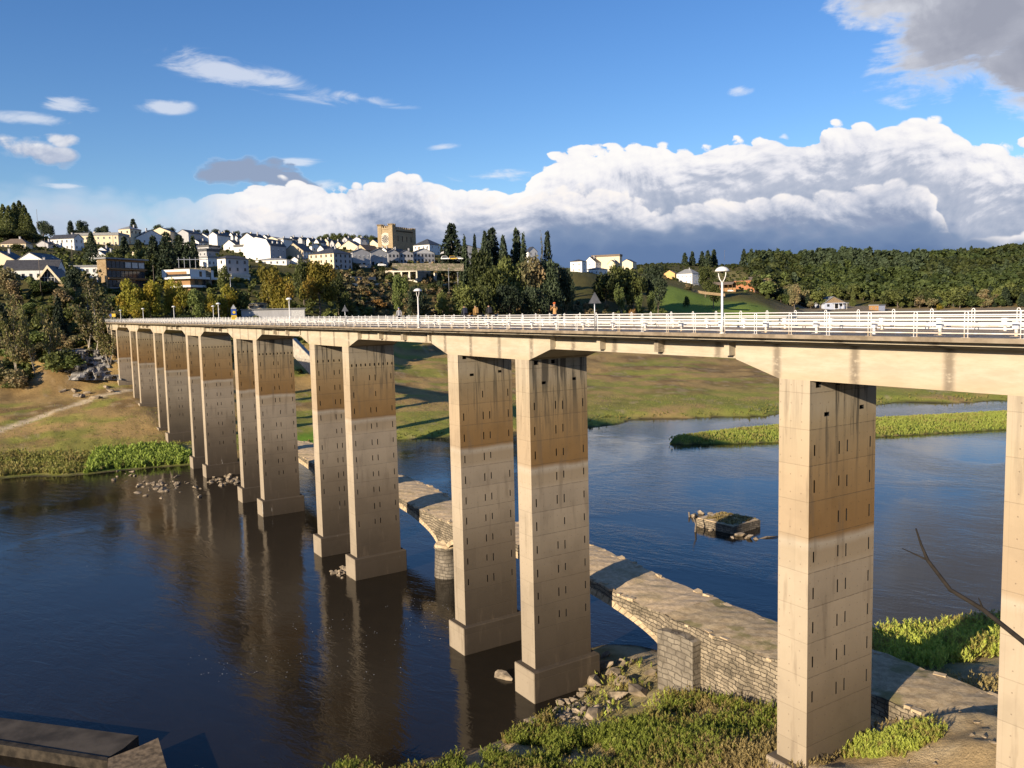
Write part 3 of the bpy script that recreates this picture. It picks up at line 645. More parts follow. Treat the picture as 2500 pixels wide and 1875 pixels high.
def barrier(y, s, label, k_=1.):
    t = thing('crash_barrier', label, 'barrier', (-40, y, 26.58), 0, 'white crash barriers beside the road')
    pm = MB(); pm.tube([(0, 0, 0), (0, 0, .30)], .062, 8); pm.box((-.11, -.09, .27), (.11, .09, .56)); pm.box((-.17, -.13, 0), (.17, .13, .015)); me = pm.mesh('barrier_post', MT['white'])
    for k in range(-7, 90): link('post', me, t, (-18.53-2.875*k+40, 0, 0))
    for z, h in ((.28, .030*k_), (.49, .032*k_)):
        m = MB(); q = s*.10
        m.prism([(q-.035, z-h), (q+.035, z-h), (q+.05, z-h*.5), (q+.02, z), (q+.05, z+h*.5), (q+.035, z+h), (q-.035, z+h)], XA+40, XB+40, 'x'); m.obj('beam', MT['white'], t)
barrier(.06, 1, 'white steel crash barrier on the near side of the carriageway')
barrier(4.98, -1, 'white steel crash barrier on the far side of the carriageway', 1.35)
# lamps: tapering white pole, a two-armed fork and a mushroom cap
def lamp_post():
    t = thing('street_lamp', 'x', 'street lamp', (0, 0, 0), 0, 'white mushroom lamps along the near railing')
    m = MB(); m.tube([(0, 0, 0), (0, 0, .55), (0, 0, 2.45)], [.068, .060, .050], 12); m.lathe([(.12, 0), (.12, .03), (.07, .06)]); m.obj('pole', MT['white'], t, True)
    for s in (-1, 1):
        m = MB(); m.tube([(0, 0, 2.40), (.05*s, 0, 2.50), (.15*s, 0, 2.62), (.22*s, 0, 2.78), (.245*s, 0, 3.02)], .024, 8); m.obj('fork_arm', MT['white'], t, True)
    m = MB(); m.lathe([(.30, 2.985), (.345, 3.0), (.33, 3.05), (.27, 3.13), (.17, 3.195), (.05, 3.225), (.001, 3.228)], n=24); m.lathe([(.30, 2.985), (.12, 3.06), (.001, 3.07)][::-1], n=24); m.obj('lamp_cap', MT['white'], t, True)
    m = MB(); m.lathe([(.001, 2.90), (.05, 2.91), (.07, 2.96), (.05, 3.05)], n=12); m.obj('bulb_holder', MT['dframe'], t, True)
    return t
LL = ['tallest looking white mushroom lamp, beside the second pier from the right edge', 'white mushroom lamp rising between the second and third pier pairs', 'white mushroom lamp in front of the yellow maple trees',
      'white mushroom lamp standing left of the blue and yellow sign', 'white mushroom lamp next to a second tiny lamp head', 'white mushroom lamp before the yellow green poplars', 'white mushroom lamp near the small yellow sign at the bridge end', 'last and smallest white mushroom lamp at the far bridge end']
lp = lamp_post(); lx = [-28.5, -61.5, -94.8, -128.2, -161.6, -195.0, -228.6, -262.2]
for i, x in enumerate(lx):
    o = lp if i == 0 else dup(lp, (x, -1.50, 26.575), 0)
    o.location = (x, -1.50, 26.575); o['label'] = LL[i]
o = dup(lp, (-166.5, 6.6, 26.575), 0, 'tiny lamp head just showing behind the railing on the far side of the deck')
# road signs seen from behind and from the front
def sign_post(label, x, h, y=-1.5):
    t = thing('road_sign', label, 'road sign', (x, y, 26.575)); m = MB(); m.tube([(0, 0, 0), (0, 0, h)], .036, 8); m.obj('pole', MT['metal'], t, True); return t
def tri(t, zc, s, mat, yo=0., turn=R(68)):
    T = Matrix.Rotation(turn, 4, 'Z'); m = MB(); h = s*.866
    c = [(-s/2, zc), (s/2, zc), (0, zc+h)]
    m.prism(c, yo-.012, yo+.012, 'y'); m.v = [tuple(T @ Vector(v)) for v in m.v]; return m.obj('triangular_plate', mat, t)
t = sign_post('dark triangular road sign seen from behind on a grey pole at the near railing', -38.4, 2.22); tri(t, 1.62, .76, MT['signback'], -.06)
t = sign_post('pale triangular road sign on a pole behind the walker in the middle of the bridge', -77.6, 2.1); tri(t, 1.5, .66, MT['signback'], -.06)
t = sign_post('blue square sign over a yellow plate with a triangle on top', -119.5, 1.75)
T = Matrix.Rotation(R(68), 4, 'Z')
for nm, z0, z1, mt in (('blue_plate', 1.35, 2.15, 'signblue'), ('yellow_plate', .70, 1.30, 'signyel')):
    m = MB(); m.box((-.36, -.09, z0), (.36, -.06, z1), 0, T); m.obj(nm, MT[mt], t)
m = MB(); m.tube([Vector((.05, -.10, 1.72)), Vector((.05, -.13, 1.72))], .20, 12); m.v = [tuple(T @ Vector(v)) for v in m.v]; m.obj('scallop_mark', MT['signyel'], t)
m = MB()
for q in (.88, 1.0, 1.12): m.box((-.3, -.10, q), (.28, -.092, q+.045), 0, T)
m.obj('dark_lines', MT['dframe'], t)
tri(t, 2.2, .75, MT['metal'], -.06)
t = sign_post('small yellow rectangular sign at the far bridge end', -241., 2.2); m = MB(); m.box((-.46, -.09, 1.5), (.46, -.06, 2.3), 0, T); m.obj('yellow_plate', MT['signyel'], t)
t = sign_post('small round blue sign at the far bridge end left of the yellow one', -246.5, 2.4); m = MB(); m.tube([Vector((0, -.10, 1.9)), Vector((0, -.06, 1.9))], .36, 18); m.v = [tuple(T @ Vector(v)) for v in m.v]; m.obj('round_plate', MT['signblue'], t)

# ------------------------------------------------------------------ the drowned old bridge behind the piers
old = thing('old_stone_bridge', 'ruined low stone arch bridge with a gravel top, standing behind the concrete piers', 'stone bridge', (-80, 0, 0))
YF, YB = 7.8, 13.2
ARCH = [(-58.9, 16.3, 2.95, 2.55), (-93.4, 15.9, 2.8, 2.75), (-127.6, 15.9, 2.8, 2.75)]
def intr(x):
    for c, a, z0, h in ARCH:
        q = (x-c)/a
        if abs(q) < 1: return z0+h*math.sqrt(1-q*q)
    return None
def dtop(x):
    z = 6.0+.05*math.sin(x*.7)+.03*math.sin(x*1.9+1)
    for c, a, z0, h in ARCH: z += .75*math.exp(-((x-c)/9.)**2)
    if x < -140: z += (x+140)*.03
    return z
xs = np.arange(-150, -42.55, .5).tolist()+[-42.6]
body = MB()
def strip(fn):
    pass
rr = random.Random(3)
zt = {x: dtop(x)+rr.uniform(-.05, .04) for x in xs}
prev = None
for a, b in zip(xs[:-1], xs[1:]):
    ia, ib = intr(a), intr(b); ba = -1.5 if ia is None else ia; bb = -1.5 if ib is None else ib
    if ia is None and ib is not None: ba = ARCH[min(range(3), key=lambda k: abs(ARCH[k][0]-b))][2]
    if ib is None and ia is not None: bb = ARCH[min(range(3), key=lambda k: abs(ARCH[k][0]-a))][2]
    body.add([(a, YF, ba), (b, YF, bb), (b, YF, zt[b]), (a, YF, zt[a])], [(0, 1, 2, 3)])
    body.add([(a, YB, ba), (b, YB, bb), (b, YB, zt[b]), (a, YB, zt[a])], [(3, 2, 1, 0)])
    body.add([(a, YF, ba), (b, YF, bb), (b, YB, bb), (a, YB, ba)], [(3, 2, 1, 0)])
for c, a, z0, h in ARCH:                      # the sides of the piers below the springing
    for s in (-1, 1):
        x = c+s*a; q = [(x, YF, -1.5), (x, YB, -1.5), (x, YB, z0), (x, YF, z0)]
        body.add(q, [(0, 1, 2, 3) if s < 0 else (3, 2, 1, 0)])
sp = body.obj('spandrel_walls', MT['stone'], old); sp.location = (80, 0, 0)
dk = MB(); ny = 9
for a, b in zip(xs[:-1], xs[1:]):
    for j in range(ny):
        y0, y1 = YF+(YB-YF)*j/ny, YF+(YB-YF)*(j+1)/ny
        f = lambda x, y: zt[x]+.12*math.sin(PI*(y-YF)/(YB-YF))+(.03*math.sin(x*3.1+y*2.3)*math.sin(y*4) if YF < y < YB else 0)
        dk.add([(a, y0, f(a, y0)), (b, y0, f(b, y0)), (b, y1, f(b, y1)), (a, y1, f(a, y1))], [(0, 1, 2, 3)])
o = dk.obj('gravel_deck', MT['gravel'], old); o.location = (80, 0, 0)
o = None
for c, a, z0, h in ARCH:                      # ring of cut voussoirs, 5 cm proud of the wall
    m = MB(); n = 58
    for i in range(n):
        t0, t1 = PI*(i+.04)/n, PI*(i+.96)/n; k = .62+rr.uniform(-.05, .05)
        g = lambda t, e: (c-(a+e)*math.cos(t), z0+(h+e)*math.sin(t))
        p = [g(t0, -.01), g(t0, k), g(t1, k), g(t1, -.01)]
        m.prism(p[::-1], YF-.055, YF+.5, 'y')
    o = m.obj('arch_ring', MT['cream_slab'] if 0 else MT['gravel'], old); o.location = (80, 0, 0)
MT['vouss'] = plain('cut_arch_stone', (.47, .37, .24), .9, .25, 2.5, bump=.3)
for o in old.children:
    if o.name.startswith('arch_ring'): o.data.materials.clear(); o.data.materials.append(MT['vouss'])
for x in (-76.2, -110.5):                     # round cutwaters with a broken stone cap
    m = MB(); m.lathe([(1.42, -1.5), (1.40, 0), (1.30, 2.0), (1.27, 3.0), (1.38, 3.05), (1.38, 3.2)], (x+80, 8.2, 0), 22); o = m.obj('cutwater', MT['stoneg'], old, True)
    c_ = MB(); c_.lathe([(1.38, 3.2), (1.15, 3.45), (.75, 3.62), (.35, 3.95), (.01, 4.0)], (x+80, 8.2, 0), 14); c_.v = [(p+rr.uniform(-.1, .1), q+rr.uniform(-.1, .1), s+rr.uniform(-.08, .08)) for p, q, s in c_.v]
    c_.obj('cutwater_cap', MT['vouss'], o)
def dirt():
    m = Mat('track_dirt', .95, .1); nt = m.nt; p = m.obj(); n = noise(nt, p, 2.2, 9, .76); g = noise(nt, p, 12, 3)
    x, y, z = xyz(nt, p); far = (x*1.).step(40., 52.)
    c = mix(nt, n.step(.36, .64), (.34, .255, .15), (.54, .425, .265)); c = mix(nt, far*.45, c, (.30, .225, .115)); c = mix(nt, noise(nt, p, .45, 5).step(.52, .62)*.6, c, (.17, .165, .05))
    c = mix(nt, g.step(.62, .72)*.5, c, (.62, .53, .39)); m.color(c); m.bump(n*.6+g*.5, .8, .07); return m.m
MT['dirt'] = dirt()
# the landward wall with its projecting pier and the track on top
m = MB()
wx = [-42.6, -41.5, -40.3, -39.2]
m.prism([(-42.6, -.6), (-39.15, .6), (-39.15, 5.35), (-40.2, 5.5), (-41.4, 5.35), (-42.6, 5.15)], 7.05, YF+.3, 'y'); o = m.obj('wall_pier', MT['stoneg'], old); o.location = (80, 0, 0)
m = MB(); q = [(-42.6, -.8)]+[(-39, .3), (-32, 1.6), (-20, 4.2), (-14, 5.), (-14, 6.25)]
topw = [(x, 6.0+.04*math.sin(x*1.7)+.03*math.sin(x*4.1)+(.55 if x > -34 else 0)*min(1, (x+34)/3)) for x in np.arange(-14.5, -42.4, -.8).tolist()]+[(-42.6, zt[-42.6]-.03)]
m.prism(q+topw, YF, YB, 'y'); o = m.obj('landward_wall', MT['stone'], old); o.location = (80, 0, 0)
m = MB(); tx = sorted({x for x, z in topw}); tz = dict(topw)
for a, b in zip(tx[:-1], tx[1:]):
    for j in range(6):
        y0, y1 = YF+.05+(YB-YF-.1)*j/6, YF+.05+(YB-YF-.1)*(j+1)/6
        f = lambda x, y: tz[x]+.03+.12*math.sin(PI*(y-YF)/(YB-YF))+.02*math.sin(x*3+y*3)
        m.add([(a, y0, f(a, y0)), (b, y0, f(b, y0)), (b, y1, f(b, y1)), (a, y1, f(a, y1))], [(0, 1, 2, 3)])
o = m.obj('track_surface', MT['dirt'], old); o.location = (80, 0, 0)
# cap stones scattered on the edges
m = MB()
for i in range(260):
    x = rr.uniform(-148, -16); y = rr.choice((YF+rr.uniform(.0, .35), YB-rr.uniform(.0, .5))); z = (zt[min(xs, key=lambda q: abs(q-x))] if x < -42.6 else tz[min(tx, key=lambda q: abs(q-x))])
    a, b, c = rr.uniform(.10, .34), rr.uniform(.10, .24), rr.uniform(.03, .13); T = Matrix.Translation((x, y, z)) @ Matrix.Rotation(rr.uniform(-.4, .4), 4, 'Z') @ Matrix.Rotation(rr.uniform(-.2, .2), 4, 'X')
    m.box((-a, -b, -.1), (a, b, c), 0, T)
o = m.obj('loose_edge_stones', MT['vouss'], old); o.location = (80, 0, 0); tag(o, kind='stuff')
# ------------------------------------------------------------------ trees
def ell(r_, c, rad, n, shell=.35):
    d = r_.normal(size=(n, 3)); d /= np.linalg.norm(d, axis=1)[:, None]
    k = 1-shell*r_.random(n)**1.5
    return np.array(c)+d*np.array(rad)*k[:, None], d
def leafq(P, Nn, size, r_, asp=1.5, wild=.9):
    n = len(P); d = Nn+r_.normal(size=(n, 3))*wild; d /= np.linalg.norm(d, axis=1)[:, None]
    a = np.cross(d, r_.normal(size=(n, 3))); a /= np.linalg.norm(a, axis=1)[:, None]; b = np.cross(d, a)
    s = size*(.55+.9*r_.random(n))[:, None]
    a = a*s*.5; b = b*s*.5*asp
    j = lambda: 1+.35*(r_.random((n, 1))-.5)
    return np.stack([P-b*j(), P+a*j(), P+b*j(), P-a*j()], 1)
def crown(kind, n, size, seed):
    r_ = np.random.default_rng(seed); Ps, Ns, Ts = [], [], []
    def lobe(c, rad, k, sh=.35):
        p, d = ell(r_, c, rad, k, sh); Ps.append(p); Ns.append(d); Ts.append(np.full(k, r_.random()))
    if kind in ('oak', 'bush', 'wide', 'blob'):
        L = []; nl = {'oak': 15, 'bush': 9, 'wide': 18, 'blob': 6}[kind]
        for i in range(nl):
            t = r_.random()*2*PI; q = r_.random()
            if kind == 'bush': h = .18+.5*q; o = .42*(1-q*.5)*math.sqrt(r_.random()); rad = r_.uniform(.17, .30)
            elif kind == 'wide': h = .42+.42*q; o = .40*math.sqrt(r_.random())*(1.1-.5*q); rad = r_.uniform(.12, .19)
            else: h = .30+.54*q; o = .27*math.sqrt(r_.random())*math.sin(PI*(.15+.75*q))+.03; rad = r_.uniform(.11, .19)
            L.append(((o*math.cos(t), o*math.sin(t), h), (rad*1.1, rad*1.1, rad*.86)))
        w = np.array([l[1][0]**2 for l in L]); w = (w/w.sum()*n*.9).astype(int)
        for l, k in zip(L, w): lobe(l[0], l[1], max(4, k), .5)
        c = .55 if kind != 'bush' else .4
        lobe((0, 0, c), (.27, .27, .30), int(n*.1), .8)
    elif kind in ('spruce', 'cedar'):
        nw = 15 if kind == 'spruce' else 11
        for w in range(nw):
            z = .10+.88*w/nw; Rz = (.25 if kind == 'spruce' else .30)*(1-z)**(.85 if kind == 'spruce' else .62)+.015
            nb = 7 if z < .8 else 5
            for b in range(nb):
                t = 2*PI*(b+r_.random()*.7)/nb+w; k = max(3, int(n*Rz/(nb*nw*.145)))
                q = r_.random(k)**.65; rr_ = Rz*q*r_.uniform(.75, 1.15); zz = z+.05*(1-q)-(.07 if kind == 'spruce' else .01)*q+r_.normal(size=k)*.011
                tt = t+r_.normal(size=k)*.20*(1.2-q)
                Ps.append(np.stack([rr_*np.cos(tt), rr_*np.sin(tt), zz], 1)); Ns.append(np.stack([np.cos(tt)*.5, np.sin(tt)*.5, np.full(k, .8)], 1)); Ts.append(np.full(k, r_.random()))
    elif kind in ('cone', 'column'):
        z = r_.random(n)**(1.35 if kind == 'cone' else 1.)*.97+.02; Rz = (.30*(1-z)**.75*(z*9).clip(0, 1) if kind == 'cone' else .105*np.sin(PI*(z*.93+.05))**.55)+.006
        t = r_.random(n)*2*PI; lump = 1+.22*np.sin(t*3+z*21)*np.sin(z*33+t)
        q = Rz*lump*(1-.4*r_.random(n)**2)
        Ps.append(np.stack([q*np.cos(t), q*np.sin(t), z+r_.normal(size=n)*.01], 1)); Ns.append(np.stack([np.cos(t), np.sin(t), np.full(n, .5)], 1)); Ts.append(r_.random(n))
    P, Nn, T = np.concatenate(Ps), np.concatenate(Ns), np.concatenate(Ts)
    P = P+r_.normal(size=P.shape)*.012
    return leafq(P, Nn, size, r_), np.stack([r_.random(len(P)), T], 1)
def trunk_mesh(kind, seed):
    r_ = random.Random(seed); m = MB(); top = {'oak': .62, 'wide': .6, 'bush': .35, 'spruce': .95, 'cedar': .95, 'cone': .8, 'column': .85, 'blob': .5}[kind]
    b = .030 if kind in ('oak', 'wide') else .018
    m.tube([(0, 0, -.12), (r_.uniform(-.01, .01), r_.uniform(-.01, .01), top*.45), (r_.uniform(-.03, .03), r_.uniform(-.03, .03), top)], [b, b*.72, b*.25], 6)
    for i in range(6 if kind in ('oak', 'wide') else 3 if kind == 'bush' else 0):
        t = i*2.4+r_.random(); h = top*r_.uniform(.35, .8); q = r_.uniform(.12, .24)
        m.tube([(0, 0, h), (q*.5*math.cos(t), q*.5*math.sin(t), h+.09), (q*math.cos(t), q*math.sin(t), h+.17)], [b*.5, b*.35, b*.12], 5)
    return m
def airy_tree(seed, n=1100, size=.026):
    """slender tree whose pale stems stay visible through a thin crown"""
    r_ = random.Random(seed); q_ = np.random.default_rng(seed); m = MB(); tips = []
    def br(p, d, L, rad, lv):
        pts = [p]; k = 4
        for i in range(k):
            d = (d+Vector((r_.gauss(0, .10), r_.gauss(0, .10), .07))).normalized(); pts.append(pts[-1]+d*L/k)
        m.tube(pts, [rad*(1-.72*i/k) for i in range(k+1)], 5)
        if lv == 0 or L < .13: tips.extend(pts[1:]); return
        if lv == 1: tips.extend(pts[3:])
        for i in range(r_.choice((3, 4))):
            a = r_.randint(1, k); dd = (d+Vector((r_.gauss(0, .42), r_.gauss(0, .42), r_.uniform(-.1, .3)))).normalized(); br(pts[a], dd, L*r_.uniform(.45, .68), rad*.52, lv-1)
    for s in range(r_.choice((2, 3))): br(Vector((r_.gauss(0, .03), r_.gauss(0, .03), -.08)), Vector((r_.gauss(0, .17), r_.gauss(0, .17), 1)).normalized(), r_.uniform(.50, .62), .013, 2)
    T = np.array([tuple(t) for t in tips]); i = q_.integers(0, len(T), n); P = T[i]+q_.normal(size=(n, 3))*.034; P = P[P[:, 2] > .25]
    return m, leafq(P, q_.normal(size=P.shape), size, q_), np.stack([q_.random(len(P)), q_.random(len(T))[i[:len(P)]]], 1)
KIN = {}
def kind(nm, shape, mat, n, size, seeds, bark='bark'):
    KIN[nm] = []
    for s in seeds:
        if shape == 'airy': tm, V_, T_ = airy_tree(s, n, size)
        else: tm = trunk_mesh(shape, s); V_, T_ = crown(shape, n, size, s)
        w_ = np.abs(V_[..., :2]).max()
        KIN[nm].append((tm.mesh('trunk', MT[bark], True), quads_mesh('crown', V_, FO[mat], T_), float(w_)))
kind('oak', 'oak', 'oak', 3200, .036, (1, 2, 3, 4)); kind('darkoak', 'wide', 'dark', 3400, .034, (5, 6, 7)); kind('midoak', 'oak', 'mid', 3000, .036, (8, 9, 10))
kind('spruce', 'spruce', 'dark', 3000, .032, (11, 12, 13)); kind('cedar', 'cedar', 'dark', 3400, .032, (14, 15)); kind('cone', 'cone', 'dark', 2600, .034, (16, 17)); kind('column', 'column', 'dark', 1800, .028, (18, 19))
kind('greencone', 'cone', 'oak', 2600, .036, (20, 21))
kind('yellow', 'oak', 'yellow', 3200, .036, (22, 23, 24)); kind('maple', 'wide', 'maple', 5200, .030, (25, 26, 27)); kind('airy', 'airy', 'airy', 1500, .027, (28, 29, 31), 'barkw'); kind('birch', 'airy', 'mid', 2600, .030, (32, 33), 'barkw')
kind('bush', 'bush', 'olive', 900, .075, (34, 35, 36, 37)); kind('greenbush', 'bush', 'mid', 900, .075, (38, 39, 40)); kind('darkbush', 'bush', 'oak', 900, .075, (41, 42, 43)); kind('rust', 'bush', 'rust', 1100, .065, (44, 45)); kind('oliveoak', 'oak', 'olive', 2400, .040, (46, 47))
kind('foak', 'oak', 'oak', 900, .075, (51, 52, 53, 54, 55)); kind('fdark', 'cedar', 'dark', 800, .07, (56, 57, 58)); kind('fmid', 'oak', 'mid', 850, .075, (59, 60, 61)); kind('fol', 'oak', 'olive', 850, .075, (62, 63))
_tc = [0]; PLANTED = []
def plant(k, x, y, h, w=None, label=None, group=None, name=None, cat='tree', z=None):
    _tc[0] += 1; v = KIN[k]; tm, cm, wd_ = v[_tc[0] % len(v)]
    z = gz(x, y) if z is None else z
    sx = h if w is None else w/(2*wd_)*1.06
    t = thing(name or 'tree', label or 'tree', cat, (x, y, z-.02*h), random.uniform(0, 6.28), group)
    link('trunk', tm, t, sc=(sx, sx, h)); link('crown', cm, t, sc=(sx, sx, h)); return t
def hit(u, v, r0=175., r1=1400., fall=600.):
    d = ray(u, v); k = math.hypot(d[0], d[1]); rs = np.arange(r0, r1, 1.5); p = CP+np.outer(rs/k, d)
    g = land(p[:, 0], p[:, 1], True); i = np.nonzero(p[:, 2] <= g)[0]
    return float(rs[i[0]]) if len(i) else fall
def tree(k, u, vt, r, wpx, label, group=None, name='tree', cat='tree', mul=1.):
    p = at_r(u, vt, r); g = gz(p[0], p[1]); h = p[2]-g
    if h < 2: print('LOW', label, round(h, 1)); h = 3.
    return plant(k, p[0], p[1], h*1.02, wpx/FPX*r*mul, label, group, name, cat, g)
for a in [
    ('airy', 82, 692, 262, 105, 'slender poplar with pale stems on the left bank, leftmost of the two by the cliff', None, 'poplar_tree'), ('airy', 214, 676, 263, 125, 'tallest slender poplar with bare pale stems right beside the far bridge end', None, 'poplar_tree'),
    ('airy', 258, 770, 258, 60, 'small leaning thin tree touching the far bridge end', None, 'poplar_tree'), ('spruce', 139, 715, 284, 46, 'small dark conifer with a bare trunk between the two slender poplars', None, 'conifer_tree'),
    ('airy', 30, 735, 262, 70, 'low thin leafed tree at the left edge of the picture above the bank', None, 'poplar_tree'), ('darkoak', -6, 735, 285, 60, 'dark bushy tree cut by the left edge of the picture', None, 'oak_tree'),
    ('oliveoak', 22, 650, 322, 55, 'grey brown tree in front of the long white slate roofed house', None, 'oak_tree'), ('cone', 221, 566, 408, 38, 'dark cone shaped cypress in front of the pale apartment block', None, 'cypress_tree'),
    ('darkoak', 179, 652, 318, 50, 'dark dense tree between the gabled chapel and the flat white house', None, 'oak_tree'), ('oliveoak', 150, 700, 300, 60, 'olive tree below the gabled chapel', None, 'oak_tree'),
    ('airy', 205, 690, 300, 60, 'thin tree before the brown modern house', None, 'poplar_tree'),
    ('yellow', 312, 678, 290, 58, 'leftmost yellow green poplar behind the far bridge end', None, 'poplar_tree'), ('yellow', 362, 670, 292, 56, 'bright yellow green poplar left of the white flat roofed villa', None, 'poplar_tree'),
    ('yellow', 412, 668, 297, 44, 'yellow green poplar covering the left corner of the white villa', None, 'poplar_tree'), ('yellow', 440, 683, 292, 40, 'smaller yellow green poplar below the white villa', None, 'poplar_tree'), ('midoak', 472, 700, 290, 50, 'green tree under the white flat roofed villa', None, 'oak_tree'),
    ('yellow', 512, 706, 290, 36, 'small yellowish tree above the fifth lamp', None, 'poplar_tree'), ('yellow', 553, 692, 296, 54, 'yellow green tree in front of the grey three storey house', None, 'poplar_tree'), ('midoak', 588, 705, 298, 50, 'dull green tree left of the big maple', None, 'oak_tree'), ('yellow', 340, 725, 285, 60, 'low yellow green tree beside the small yellow sign', None, 'poplar_tree'),
    ('maple', 655, 632, 305, 108, 'largest yellow brown maple crown in front of the big white gabled building', None, 'maple_tree'), ('maple', 688, 668, 300, 70, 'brownish maple between the two big autumn trees', None, 'maple_tree'), ('maple', 776, 632, 322, 92, 'second big autumn maple in front of the corner block', None, 'maple_tree'),
    ('oak', 738, 628, 340, 52, 'dark green tree rising behind the two big maples', None, 'oak_tree'), ('oak', 822, 655, 335, 44, 'dark tree at the right side of the second big maple', None, 'oak_tree'), ('oak', 845, 706, 318, 46, 'small dark tree below the long white terrace', None, 'oak_tree'), ('oak', 545, 640, 345, 30, 'dark tree left of the grey three storey house', None, 'oak_tree'),
    ('midoak', 975, 661, 392, 46, 'round green tree in front of the flat concrete pavilion', None, 'oak_tree'), ('darkoak', 1015, 690, 380, 60, 'very dark tree right of the flat concrete pavilion', None, 'oak_tree'), ('cedar', 1101, 541, 478, 84, 'tallest big spreading cedar right of the fortress church', None, 'cedar_tree'), ('spruce', 1133, 570, 470, 42, 'narrow dark conifer just right of the big cedar', None, 'conifer_tree'),
    ('spruce', 1072, 628, 452, 19, 'small conifer in front of the stone retaining wall', None, 'conifer_tree'), ('spruce', 1158, 566, 470, 34, 'thin dark conifer with a narrow top, left of the conifer clump', None, 'conifer_tree'), ('cone', 1183, 566, 455, 54, 'pointed conifer at the left of the dark clump', None, 'conifer_tree'), ('cedar', 1200, 551, 465, 74, 'tallest conifer of the dark clump with spreading top', None, 'conifer_tree'),
    ('cone', 1228, 576, 460, 52, 'shorter dark conifer in the middle of the clump', None, 'conifer_tree'), ('cedar', 1260, 552, 470, 58, 'tall grey green spruce right of the dark clump', None, 'conifer_tree'), ('spruce', 1277, 563, 465, 46, 'second grey green spruce leaning on the tall one', None, 'conifer_tree'), ('airy', 1320, 580, 500, 18, 'thin pale poplar beside the dark column cypress', None, 'poplar_tree'), ('column', 1336, 568, 480, 26, 'dark narrow column cypress alone against the cloud', None, 'cypress_tree'),
    ('oak', 1172, 598, 440, 74, 'dark green crown under the pointed conifers', None, 'oak_tree'), ('oak', 1200, 640, 420, 86, 'round dark green crown in the middle of the big grove', None, 'oak_tree'), ('oak', 1240, 615, 430, 88, 'largest dark green crown of the grove', None, 'oak_tree'), ('oliveoak', 1292, 618, 435, 84, 'brownish tinged crown at the right of the grove', None, 'oak_tree'), ('darkoak', 1338, 630, 440, 78, 'very dark crown below the column cypress', None, 'oak_tree'), ('darkoak', 1380, 645, 450, 66, 'dark crown at the right end of the grove, next to the white houses', None, 'oak_tree'),
    ('oak', 1128, 682, 400, 88, 'wide dark green crown low in the grove below the diagonal wall', None, 'oak_tree'), ('oak', 1176, 692, 402, 64, 'low dark crown above the three walkers', None, 'oak_tree'), ('darkoak', 1240, 690, 410, 80, 'dark shaded crown low in the grove', None, 'oak_tree'), ('darkoak', 1300, 692, 420, 80, 'shaded crown low at the right of the grove', None, 'oak_tree'), ('oak', 1080, 705, 395, 44, 'small dark tree left of the low crowns', None, 'oak_tree'),
    ('oak', 1508, 640, 545, 62, 'dark green round tree in front of the white hilltop houses', None, 'oak_tree'), ('oak', 1478, 660, 530, 70, 'dark round tree below the white hilltop houses', None, 'oak_tree'), ('oak', 1545, 652, 550, 72, 'middle dark tree of the group left of the green meadow', None, 'oak_tree'), ('darkoak', 1592, 640, 570, 70, 'dark tall tree beside the orange house', None, 'oak_tree'), ('darkoak', 1606, 672, 560, 56, 'dark tree at the left edge of the green meadow', None, 'oak_tree'),
    ('birch', 1520, 682, 500, 48, 'birch with white stems, leftmost of three', None, 'birch_tree'), ('birch', 1556, 674, 505, 58, 'tallest birch of three, with white stems', None, 'birch_tree'), ('birch', 1584, 690, 510, 48, 'rightmost birch of three with white stems', None, 'birch_tree'), ('rust', 1546, 736, 452, 40, 'rust coloured round bush below the birches', None, 'bush', 'bush'),
    ('oak', 1722, 644, 680, 44, 'dark tree right of the white two storey farmhouse', None, 'oak_tree'), ('oak', 1742, 688, 640, 40, 'round green tree in front of the long farm shed', None, 'oak_tree'), ('greenbush', 1676, 709, 610, 17, 'single round bush on the green meadow', None, 'bush', 'bush'),
    ('oliveoak', 1940, 690, 745, 30, 'brownish tree behind the low cottage with a tall chimney', None, 'oak_tree'), ('yellow', 2294, 738, 830, 17, 'bright yellow bush at the edge of the right forest', None, 'bush', 'bush'), ('greencone', 2083, 700, 860, 16, 'dark pointed tree right of the pale blue house', None, 'conifer_tree')]:
    tree(*a)
def row(k, pts, r, label, group, name='tree', cat='tree'):
    for u, v, w in pts: tree(k, u, v, r+random.uniform(-15, 15), w, label, group, name, cat)
row('greencone', [(-12, 500, 34), (6, 500, 34), (20, 502, 34), (34, 496, 34), (46, 490, 36), (58, 502, 34), (67, 520, 32), (76, 545, 30)], 560, 'tall conifer in the dark plantation on the hilltop at the left', 'conifer plantation at the left', 'conifer_tree')
row('oak', [(-10, 560, 44), (10, 556, 46), (34, 560, 46), (58, 562, 44), (78, 568, 40), (88, 590, 36), (30, 600, 44), (66, 600, 40)], 500, 'dark round tree below the conifer plantation on the left hill', 'trees below the conifer plantation', 'oak_tree')
row('darkoak', [(104, 535, 32), (121, 548, 24), (171, 536, 22), (197, 534, 34), (182, 560, 40), (205, 565, 40), (240, 552, 22), (255, 550, 26), (383, 547, 42), (416, 552, 34), (478, 560, 26), (502, 558, 28), (526, 556, 28), (552, 560, 28), (575, 562, 26), (600, 565, 26)], 640, 'dark round tree on the skyline above the white houses', 'trees on the town skyline', 'oak_tree')
tree('cedar', 324, 532, 600, 32, 'single cedar standing above the cream hipped house on the skyline', None, 'cedar_tree')
row('oak', [(784, 574, 24), (797, 568, 24), (812, 566, 24), (828, 566, 26), (845, 568, 24), (861, 570, 24), (877, 571, 24), (893, 571, 24), (908, 573, 24), (922, 576, 22)], 660, 'tree in the row left of the fortress church on the skyline', 'row of trees beside the church', 'oak_tree')
